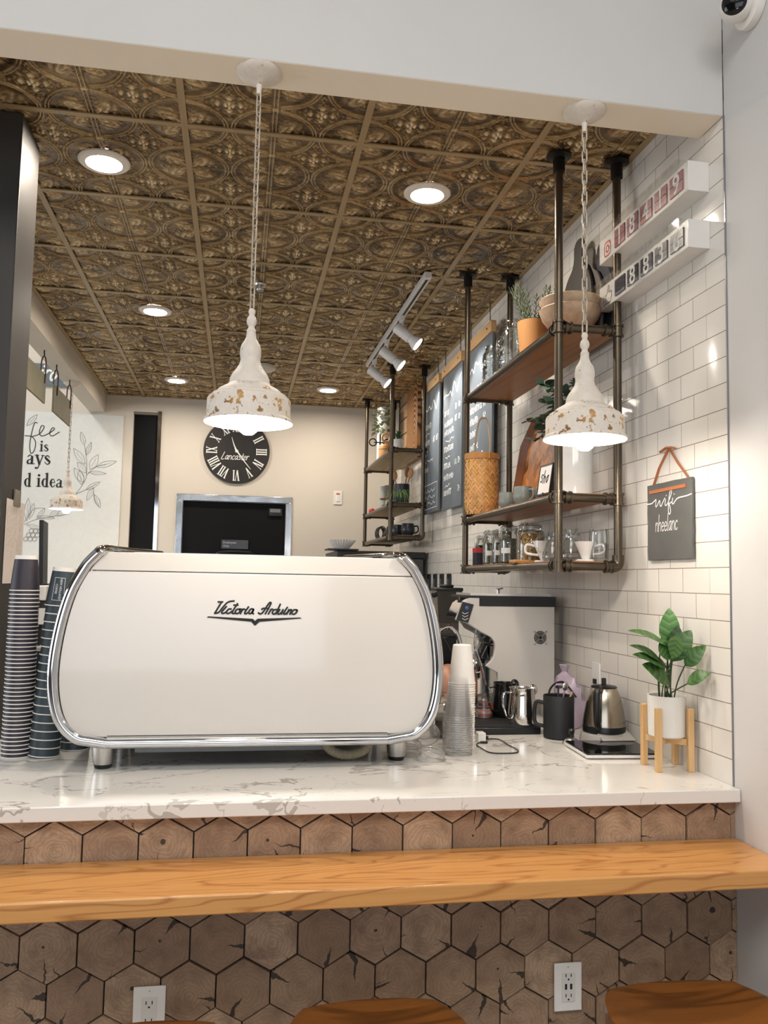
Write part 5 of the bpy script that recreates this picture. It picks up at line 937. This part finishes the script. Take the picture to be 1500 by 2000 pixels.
def pitcher(x, y, z, r, h, rz, m_, label):
    t = thing('milk_pitcher',label,'milk pitcher',(x,y,z),rz,'milk pitchers on the black tray')
    MB().lathe([(0,0),(r*.96,0),(r,.006),(r*1.0,h*.35),(r*.90,h*.72),(r*.86,h*.94),(r*.90,h),(r*.85,h),(r*.82,h*.92),(r*.86,h*.7),(r*.95,h*.35),(r*.94,.01),(0,.008)],seg=40).build('body', m_, t)
    MB().mark().ball((0,0,0),.02,12,(1,.8,1.1)).xf(tr(-r*.88,0,h*.92)).build('spout', m_, t); MB().tube(cr([(r*.86,0,h*.88),(r*1.55,0,h*.84),(r*1.55,0,h*.5),(r*1.25,0,h*.2),(r*.98,0,h*.16)],6),.0065,8,flat=.5).build('handle', m_, t)
pitcher(1.058,3.035,ZM,.053,.132,radians(195),mat('mirror_steel','#d8d6d2',.06,1),'polished steel milk pitcher at the front of the black tray')
pitcher(1.048,3.205,ZM,.052,.130,radians(200),mat('gloss_black','#111112',.15),'black milk pitcher behind the polished steel one')
t = thing('phone_charger','white charging block with a looped black cable on the worktop','charger',(.848,2.862,ZT)); MB().box(-.014,.014,-.02,.02,0,.032).build('block', WHITEP, t, bev=.003)
cb = [(.866,2.935),(.905,2.921),(.921,2.866),(.920,2.764),(.925,2.705),(.908,2.65),(.86,2.64),(.819,2.658),(.811,2.733),(.812,2.785),(.827,2.815),(.848,2.820)]; cb[0] = (.868,2.872); cb[1] = (.893,2.885)
m = MB().tube([(x-.848,y-2.862,.0035 if i > 1 else .012-.004*i) for i, (x,y) in enumerate([tuple(p)[:2] for p in cr([(*c,0) for c in cb],6)])],.0022,6); m.box(.012,.030,.005,.015,.007,.016).box(-.012,.012,-.046,-.036,.001,.008); m.build('cable', BLACK, t, 'thin black cable')
# ------------------------------------------------------------------ stacks of cups
def cup(nm, h, rr, rt, side_m, rim_m, band):
    t = bpy.data.objects.new(nm, None); C.objects.link(t); t.empty_display_size = .03
    MB().lathe([(rr,.003),(rr-(rr-rt)*.5,h*.5),(rt,h-(.012 if band else .003))],seg=32).build('sleeve' if band else 'body', side_m, t)
    MB().lathe([(rr-.0012,.0005),(rr+.0014,.0),(rr+.0019,.0015),(rr+.0013,.0031),(rr-.0008,.0031)],seg=32).build('rim', rim_m, t, 'pale rolled rim')
    if band: MB().lathe([(rt,h-.012),(rt-.0008,h),(rt-.003,h),(rt-.004,h-.004),(0,h-.004)],seg=32).build('base_band', rim_m, t, 'white base')
    else: MB().lathe([(rt,h-.003),(rt-.002,h),(rt-.005,h-.003),(0,h-.003)],seg=24).build('base', side_m, t)
    return t
def stack(proto, x, y, n, pitch, h, lab_top, lab, cat, group, lean=(0,0), first=None):
    rnd = random.Random(n); L = Vector((sin(radians(lean[0])),sin(radians(lean[1])),1)).normalized()
    for i in range(n):
        o = proto if (i == 0 and first) else dup(proto); o['category'] = cat; o['group'] = group; o.rotation_mode = 'ZYX'; o['label'] = lab_top if i == n-1 else lab
        j = (rnd.uniform(-.0009,.0009),rnd.uniform(-.0009,.0009)); o.location = Vector((x,y,ZT+.0005+abs(sin(radians(lean[0])))*.04))+L*(pitch*i)+Vector((*j,0)); o.rotation_euler = (-radians(lean[1]),radians(lean[0]),rnd.uniform(0,6))
    return o
PAPERW = mat('white_cup_paper','#ebe5de',.55,nz=(40,.02)); PURP = mat('plum_black_sleeve','#2f2a33',.5,nz=(30,.1)); TEAL = mat('slate_teal_sleeve','#333f45',.5,nz=(18,.12))
A = cup('paper_cup',.108,.0425,.0335,PURP,PAPERW,True)
stack(A,-.640,2.738,42,.0121,.108,'uppermost plum-black paper cup of the tall stack at the far left','plum-black paper cup nested in the tall straight stack at the far left','paper cup','tall stack of plum-black cups',first=True)
B = cup('paper_cup',.118,.0445,.0345,TEAL,PAPERW,True)
top = stack(B,-.560,2.735,19,.0250,.118,'uppermost slate-teal cup with framed lettering, leaning on the white machine','slate-teal paper cup in the stack leaning against the white machine','paper cup','leaning stack of slate-teal cups',lean=(3.5,0),first=True)
stack(B,-.605,2.850,9,.0250,.118,'uppermost slate-teal cup of the short stack hidden behind the two tall ones','slate-teal paper cup in the short stack behind the two tall stacks','paper cup','short back stack of slate-teal cups')
stack(B,-.490,2.84,2,.0250,.118,'upper slate-teal cup of the pair behind the machine foot','lower slate-teal cup of the pair behind the machine foot','paper cup','pair of slate-teal cups')
top.rotation_euler[2] = 0; H = .118; RAD = lambda z: .0445-(.0445-.0345)*z/.118
def wrap(u, v): a = -pi/2-.10+u/.039; r = RAD(v)+.0006; return (r*cos(a), r*sin(a), v)
m = MB(); x0, x1, z0, z1 = -.014,.017,.018,.086
for a, b in (((x0,z0),(x1,z0)),((x1,z0),(x1,z1)),((x1,z1),(x0,z1)),((x0,z1),(x0,z0))): m.ribbon([(a[0]+(b[0]-a[0])*k/6,a[1]+(b[1]-a[1])*k/6) for k in range(7)],.0011,wrap,0)
m.text('NEW HOLLAND',.0088,lambda u,v: wrap(.0035+v,.052-u)).text('COFFEE',.0088,lambda u,v: wrap(-.0085+v,.052-u)); m.build('lettering', CHALK, top, 'pale framed lettering', smooth=0)
Wc = cup('paper_cup',.128,.0445,.0315,PAPERW,PAPERW,False)
stack(Wc,.752,2.765,28,.0078,.128,'uppermost plain white cup standing above the clear cup stack','plain white paper cup nested in the stack behind the clear cups','paper cup','stack of white cups',first=True)
Cc = cup('plastic_cup',.122,.047,.0315,PLASTIC,mat('clear_rim','#d9d7d2',.15,nz=(10,.02)),False)
for ch in Cc.children:
    if ch.name.startswith('rim'): ch.data.materials[0] = clearplastic('clear_rim_plastic',.30,.6,.06)
stack(Cc,.712,2.660,18,.0070,.122,'uppermost clear plastic cup of the stack beside the white machine','clear plastic cup nested in the stack beside the white machine','plastic cup','stack of clear cups',first=True)
RIMP = clearplastic('lid_rim_plastic',.6,.6,.06); LIDP = clearplastic('lid_plastic',.13,.6,.02)
def lid(x, y, z, r, tx, ty, label):
    t = thing('cup_cover',label,'plastic lid',(x,y,z),0,'loose clear lids by the machine foot'); t.rotation_euler = (radians(tx),radians(ty),0)
    MB().lathe([(r,0),(r+.002,.002),(r,.006),(r*.92,.007),(r*.84,.011),(r*.8,.024),(r*.74,.026),(r*.66,.019),(r*.3,.019),(.008,.020),(.007,.017),(0,.017)],seg=36).build('body', LIDP, t); m = MB(); [m.tube([(k*r*cos(a),k*r*sin(a),z_) for a in [2*pi*q/36 for q in range(36)]],.0014,5,closed=True) for k, z_ in ((1.0,.003),(.8,.0245),(.66,.0195))]; m.build('rim', RIMP, t)
lid(.606,2.575,ZT+.003,.046,14,6,'clear plastic lid lying flat nearest the front'); lid(.545,2.665,ZT+.002,.048,0,0,'clear plastic lid at the bottom of the loose pile'); lid(.546,2.667,ZT+.030,.047,4,-3,'clear plastic lid on top of the loose pile'); lid(.625,2.745,ZT+.047,.047,-62,18,'clear plastic lid leaning on edge behind the pile')
t = thing('pastry_jar','round glass jar with a domed lid behind the white machine','glass jar',(.745,2.965,ZT)); MB().lathe([(0,.002),(.05,.002),(.055,.01),(.056,.08),(.045,.10),(.042,.10),(.052,.08),(.051,.012),(0,.008)],seg=32).build('body', GLASS, t); MB().lathe([(.048,.101),(.05,.106),(.035,.122),(.012,.13),(.012,.14),(.018,.148),(0,.155)],seg=28).build('lid', GLASS, t); MB().lathe([(0,.01),(.05,.01),(.05,.06),(0,.065)],seg=24).build('contents', mat('grey_beans','#5d574d',.8,nz=(90,.4)), t)
# ------------------------------------------------------------------ blender, tap and dark appliance behind
t = thing('blender','blender with a smoky pitcher and black lid on the side worktop','blender',(1.02,4.05,ZT)); MB().box(-.09,.09,-.09,.09,0,.20).build('motor_base', BLACK, t, bev=.012); SM = glass('smoky_plastic','3a4048',.06,1.0,base=.12)
MB().mark().lathe([(.062,.0),(.064,.004),(.088,.215),(.091,.22),(.086,.22),(.060,.006)],seg=4,a0=pi/4,a1=pi/4+2*pi).xf(tr(0,0,.285)).build('pitcher', SM, t, bev=.01); MB().box(-.045,.045,-.045,.045,.20,.286).build('coupling', BLACK, t, bev=.01); MB().box(-.068,.068,-.068,.068,.503,.520).box(-.03,.03,-.03,.03,.520,.535).build('lid', BLACK, t, bev=.006)
MB().tube(cr([(-.06,0,.48),(-.12,0,.47),(-.12,0,.36),(-.05,0,.33)],6),.012,8).build('handle', mat('smoke_handle','#202328',.3), t); MB().box(-.05,.05,-.05,.05,.30,.40).build('smoothie', mat('dark_smoothie','#473938',.6), t)
t = thing('gooseneck_tap','thin chrome gooseneck tap rising behind the white machine','tap',(.876,3.245,ZT)); MB().tube(cr([(0,0,0),(0,0,.25),(-.006,-.0,.325),(-.04,-.0,.370),(-.085,0,.355),(-.10,0,.30)],7),.0095,10).build('spout', CHROME, t); MB().lathe([(0,0),(.024,0),(.022,.02),(0,.022)],seg=20).build('base', CHROME, t)
t = thing('sauce_bottle','clear squeeze bottle with a red cap beside the side machine','bottle',(.968,3.415,1.1385)); MB().lathe([(0,0),(.026,0),(.028,.01),(.028,.075),(.018,.095),(0,.095)],seg=24).build('body', mat('amber_sauce','#a8623a',.3), t); MB().lathe([(.018,.095),(.019,.115),(.006,.15),(0,.152)],seg=20).build('cap', mat('red_cap','#c23a28',.4), t)
t = thing('brewer_cabinet','dark grey appliance with a black top below the far shelf','appliance',(1.0,6.25,0)); GM = mat('dark_grey_metal','#4b4d50',.4,.5,nz=(4,.1)); MB().box(-.16,.335,-.25,.55,0,1.785).build('cabinet', GM, t, bev=.004); MB().box(-.30,.345,-.27,.55,1.786,1.832).build('black_top', BLACK, t, bev=.004)
for z in (1.28,1.62): MB().box(-.15,.325,-.2535,-.2502,z,z+.006).build('seam', MATT, t)
MB().box(-.36,-.10,-.24,.10,1.70,1.785).build('steel_head', STEEL, t, bev=.004); MB().box(-.34,-.17,-.2,.3,0,1.06).build('lower_body', GM, t)
t = thing('filter_stack','stack of white fluted paper filters on the dark appliance','coffee filters',(.735,6.05,1.8325)); m = MB(); seg = 60
for k in range(2):
    vs = []
    for i, (r, z) in enumerate(((.05,0),(.055,.004),(.098,.06))):
        for q in range(seg): a = 2*pi*q/seg; rr = r*(1+.05*i*(1 if q%2 else -1)*.8); vs.append((rr*cos(a),rr*sin(a),z+.006*k))
    m.add(vs,[(i*seg+q,i*seg+(q+1)%seg,(i+1)*seg+(q+1)%seg,(i+1)*seg+q) for i in range(2) for q in range(seg)]+[tuple(range(seg))])
m.build('filters', WHITE, t, smooth=0); o = MB().box(-.11,.11,-.13,.11,.0,.010).build('tray', BLACK, t); o.location = (0,0,-.0005+.0); t.location.z = 1.8325
t.children[0].location = (0,0,.0105)
for i, y in enumerate((5.945,5.755,5.56,5.36)):
    t = thing('light_switch',('dark rocker switch on the tiles, farthest of the four','dark rocker switch on the tiles, second farthest','dark rocker switch on the tiles, second nearest','dark rocker switch on the tiles, nearest of the four')[i],'switch',(XR-.001,y,1.612),0,'row of dark switches'); MB().box(-.01,0,-.045,.045,-.062,.062).build('plate', BLACK, t, bev=.002); MB().box(-.014,-.010,-.018,.018,-.03,.03).build('rocker', mat('rocker_grey','#55585c',.3), t)
# ------------------------------------------------------------------ things on the left worktop
t = thing('till','white topped black till cabinet behind the cup stacks','till',(-.86,3.55,ZT)); MB().box(-.13,.135,-.16,.20,0,.448).build('body', MATT, t, bev=.004); MB().box(-.14,.145,-.17,.21,.449,.505).build('white_top', WHITEP, t, bev=.004); MB().box(.10,.15,-.19,-.17,.36,.42).build('white_catch', WHITEP, t)
t = thing('till_screen','thin dark screen seen edge-on behind the tall cup stack','screen',(-.752,3.50,ZT+.506),.12); MB().mark().box(-.009,.006,-.08,.12,.004,.252).xf(rot('Y',-2)).build('screen', BLACK, t, bev=.002); MB().box(-.05,.02,0,.04,0,.006).build('foot', BLACK, t)
t = thing('card_holder','small clear triangular card holder between the cup stack and dark screen','card holder',(-.80,3.44,ZT+.506)); m = MB(); m.add([(-.04,0,0),(.04,0,0),(.0,.0,.10),(-.04,.03,0),(.04,.03,0),(0,.03,.10)],[(0,1,2),(3,4,5),(0,2,5,3),(1,2,5,4)]); m.build('holder', glass('grey_acrylic','c9cbc6',.1,.8,base=.12), t)
# ------------------------------------------------------------------ outlets on the wooden cladding
def outlet(x, z, usb, label):
    t = thing('power_outlet',label,'power outlet',(x,Y0-.0135,z),0,'power outlets on the wood cladding'); MB().box(-.0375,.0375,-.006,.0,-.06,.06).build('plate', WHITEP, t, bev=.002); q = MB().box(-.018,.018,-.0085,-.006,-.036,.036).build('socket_face', mat('socket_white','#dcd9d3',.35), t, bev=.001); m = MB()
    for zc in ((.020,-.020) if not usb else (.026,-.024)):
        for s in (-1,1): m.box(s*.007-.0012,s*.007+.0012,-.0088,-.0084,zc,zc+.008)
        m.mark().lathe([(0,0),(.0025,0)],seg=10).xf(tr(0,-.0088,zc-.006) @ rot('X',90))
    if usb:
        for s in (-1,1): m.box(s*.007-.003,s*.007+.003,-.0088,-.0084,-.005,.009)
    m.build('slots', INK, q); MB().mark().lathe([(0,0),(.002,0)],seg=8).xf(tr(0,-.0064,.05) @ rot('X',90)).build('screw', STEEL, t)
outlet(-.174,.583,False,'white double socket low on the wood cladding at the left stool'); outlet(.881,.578,True,'white socket with USB ports low on the wood cladding at the right stool')
# ------------------------------------------------------------------ bar stools
SEAT = wood('walnut_seat','#8d5728','#4a2812','#a0662f','X',1.0,.28,9,.3,.1)
def make_stool(x, y, w, d, z, label, rz=0):
    t = thing('bar_stool',label,'bar stool',(x,y,0),rz,'saddle-seat bar stools under the ledge'); nx, ny = 28, 20; vs = []; 
    for s in (0,1):
        for j in range(ny+1):
            for i in range(nx+1):
                u = -1+2*i/nx; v = -1+2*j/ny; k = sqrt(max(0,1-.42*v*v)); k2 = sqrt(max(0,1-.35*u*u)); X = u*w/2*k; Y = v*d/2*k2
                e = max(abs(u),abs(v)); zz = z-.026*(1-u*u)**.8*(1-v*v)**.6-.008*max(0,(e-.9)/.1)**2+.006*u*u; vs.append((X,Y,zz if s == 0 else z-.045-.006*(1-e)))
    N = (nx+1)*(ny+1); fs = []
    for s in (0,1):
        for j in range(ny):
            for i in range(nx): a = s*N+j*(nx+1)+i; fs.append((a,a+1,a+nx+2,a+nx+1))
    bd = [i for i in range(nx+1)]+[j*(nx+1)+nx for j in range(1,ny+1)]+[ny*(nx+1)+i for i in range(nx-1,-1,-1)]+[j*(nx+1) for j in range(ny-1,0,-1)]
    for a, b in zip(bd,bd[1:]+bd[:1]): fs.append((a,b,N+b,N+a))
    MB().add(vs,fs).build('seat', SEAT, t, 'dished walnut seat', smooth=50)
    for sx in (-1,1):
        for sy in (-1,1): MB().tube([(sx*w*.44,sy*d*.46,0),(sx*w*.32,sy*d*.32,z-.05)],.013,10).build('leg', FLANGE, t)
    c = [(sx*w*.41,sy*d*.43,.20) for sx, sy in ((-1,-1),(1,-1),(1,1),(-1,1))]; MB().tube(c,.008,8,closed=True).build('footrest', FLANGE, t)
make_stool(.325,1.800,.395,.37,.672,'dark walnut saddle-seat bar stool in the middle below the oak ledge')
make_stool(1.055,1.800,.42,.37,.668,'dark walnut saddle-seat bar stool at the right end by the wall')
make_stool(-.155,1.775,.36,.37,.668,'dark walnut saddle-seat bar stool at the left below the double socket')
# ------------------------------------------------------------------ the barista behind the machine
pr_ = thing('person','person in a black shirt bent behind the white machine, one hand at the portafilter','person',(.0,.0,0))
V = []; E_ = []; Rr = []
def jn(p, r, par=None):
    V.append(p); Rr.append(r); i = len(V)-1
    if par is not None: E_.append((par,i))
    return i
pel = jn((.56,3.42,.92),(.135,.10)); wst = jn((.565,3.40,1.05),(.125,.095),pel); chs = jn((.60,3.38,1.23),(.145,.10),wst); uc = jn((.62,3.36,1.35),(.125,.09),chs); nk = jn((.60,3.315,1.425),(.052,.052),uc); hd0 = jn((.583,3.28,1.485),(.058,.066),nk); hd1 = jn((.573,3.26,1.545),(.075,.088),hd0); hd2 = jn((.571,3.265,1.595),(.055,.065),hd1)
def arm(sx, S, El, Wr, tips):
    s = jn(S,(.07,.07),uc); e1 = jn(tuple((Vector(S)*.5+Vector(El)*.5)),(.064,.064),s); e = jn(El,(.044,.044),e1); w1 = jn(tuple(Vector(El)*.45+Vector(Wr)*.55),(.037,.037),e); w = jn(Wr,(.026,.022),w1)
    F = (Vector(Wr)-Vector(El)).normalized(); pm = jn(tuple(Vector(Wr)+Vector(tips[0])*.045),(.034,.018),w)
    d0, sd = Vector(tips[0]), Vector(tips[1]); dn = Vector(tips[2]); base = Vector(Wr)+d0*.075
    for k, (o_, L) in enumerate(((-.028,.062),(-.010,.072),(.010,.068),(.027,.054))):
        a = base+sd*o_; f1 = jn(tuple(a),(.0105,.0105),pm); f2 = jn(tuple(a+d0*L*.45+dn*L*.12),(.0095,.0095),f1); f3 = jn(tuple(a+d0*L*.75+dn*L*.45),(.0085,.0085),f2); jn(tuple(a+d0*L*.85+dn*L*.75),(.0072,.0072),f3)
    b = Vector(Wr)+d0*.02+sd*-.03; t1 = jn(tuple(b),(.013,.013),pm); t2 = jn(tuple(b+d0*.025-sd*.022+dn*.012),(.0115,.0115),t1); jn(tuple(b+d0*.052-sd*.026+dn*.028),(.009,.009),t2)
arm(1,(.775,3.37,1.385),(.888,3.43,1.245),(.80,3.205,1.272),((.35,-.25,-.90),(.75,-.55,.35),(-.35,.55,-.55)))
arm(-1,(.465,3.34,1.35),(.31,3.32,1.17),(.34,3.17,1.13),((.1,-.95,-.18),(.95,.2,.1),(0,.2,-1)))
for s in (-1,1):
    h = jn((.56+s*.085,3.43,.86),(.092,.09),pel); k = jn((.56+s*.10,3.39,.47),(.056,.058),h); a = jn((.56+s*.105,3.44,.085),(.036,.038),k); jn((.56+s*.12,3.33,.035),(.036,.028),a)
me = bpy.data.meshes.new('body'); me.from_pydata(V,E_,[]); bo = bpy.data.objects.new('body',me); C.objects.link(bo)
sk = bo.modifiers.new('skin','SKIN')
for i, r in enumerate(Rr): me.skin_vertices[0].data[i].radius = r; me.skin_vertices[0].data[i].use_root = (i == 0)
sub = bo.modifiers.new('sub','SUBSURF'); sub.levels = sub.render_levels = 2
bpy.context.view_layer.update(); me2 = bpy.data.meshes.new_from_object(bo.evaluated_get(bpy.context.evaluated_depsgraph_get())); bpy.data.objects.remove(bo)
SKIN = mat('skin','#c9937a',.5,nz=(40,.06)); SHIRT = mat('black_shirt','#141416',.85,nz=(60,.2)); TROU = mat('dark_trousers','#24262b',.85,nz=(50,.2)); SHOE = mat('black_shoe','#101011',.5)
me2.name = 'body'; me2.materials.clear(); [me2.materials.append(x) for x in (SKIN,SHIRT,TROU,SHOE)]
for p in me2.polygons:
    c = p.center; p.use_smooth = True
    dl = (Vector((c.x,c.y,c.z))-Vector((.80,3.205,1.272))).length; dr = (Vector((c.x,c.y,c.z))-Vector((.34,3.15,1.13))).length
    if (c.z > 1.43 and abs(c.x-.595) < .085) or dl < .125 or dr < .16: p.material_index = 0
    elif c.z > .93: p.material_index = 1
    elif c.z > .075: p.material_index = 2
    else: p.material_index = 3
bo = bpy.data.objects.new('body',me2); C.objects.link(bo); bo.parent = pr_
hr = MB(); hr.mark(); hr.ball((0,0,0),.093,20,(.92,1.05,.98)); hr.xf(tr(.570,3.29,1.567)); hr.mark(); hr.ball((0,0,0),.045,14,(1,1,.9)); hr.xf(tr(.573,3.38,1.545)); hr.build('hair', mat('dark_hair','#2b1d15',.6,nz=(60,.3)), pr_, 'dark tied-back hair')
fc = MB(); fy = 3.26-.093
fc.leaf((.573,fy+.004,1.54),(.573,fy-.018,1.51),.022,(0,-1,0),.0,.4,4); fc.ball((.573,fy-.008,1.515),.011,10,(.9,1,.8)); [fc.ball((.573+s*.083,3.265,1.525),.02,10,(.35,.7,1.1)) for s in (-1,1)]; fc.build('nose_and_ears', SKIN, pr_)
ey = MB(); [ey.ball((.573+s*.03,fy+.012,1.545),.009,10,(1.2,.6,.7)) for s in (-1,1)]; ey.build('eye', mat('eye_dark','#2a211d',.3), pr_); MB().ball((.573,fy+.010,1.483),.013,10,(1.5,.5,.4)).build('lips', mat('lips','#a9635a',.5), pr_)
ap = MB(); ap.lathe([(.128,0),(.128,.10),(.122,.24)],(.565,3.405,.84),20,a0=pi+.35,a1=2*pi-.35); ap.build('apron', mat('charcoal_apron','#232325',.9), pr_)
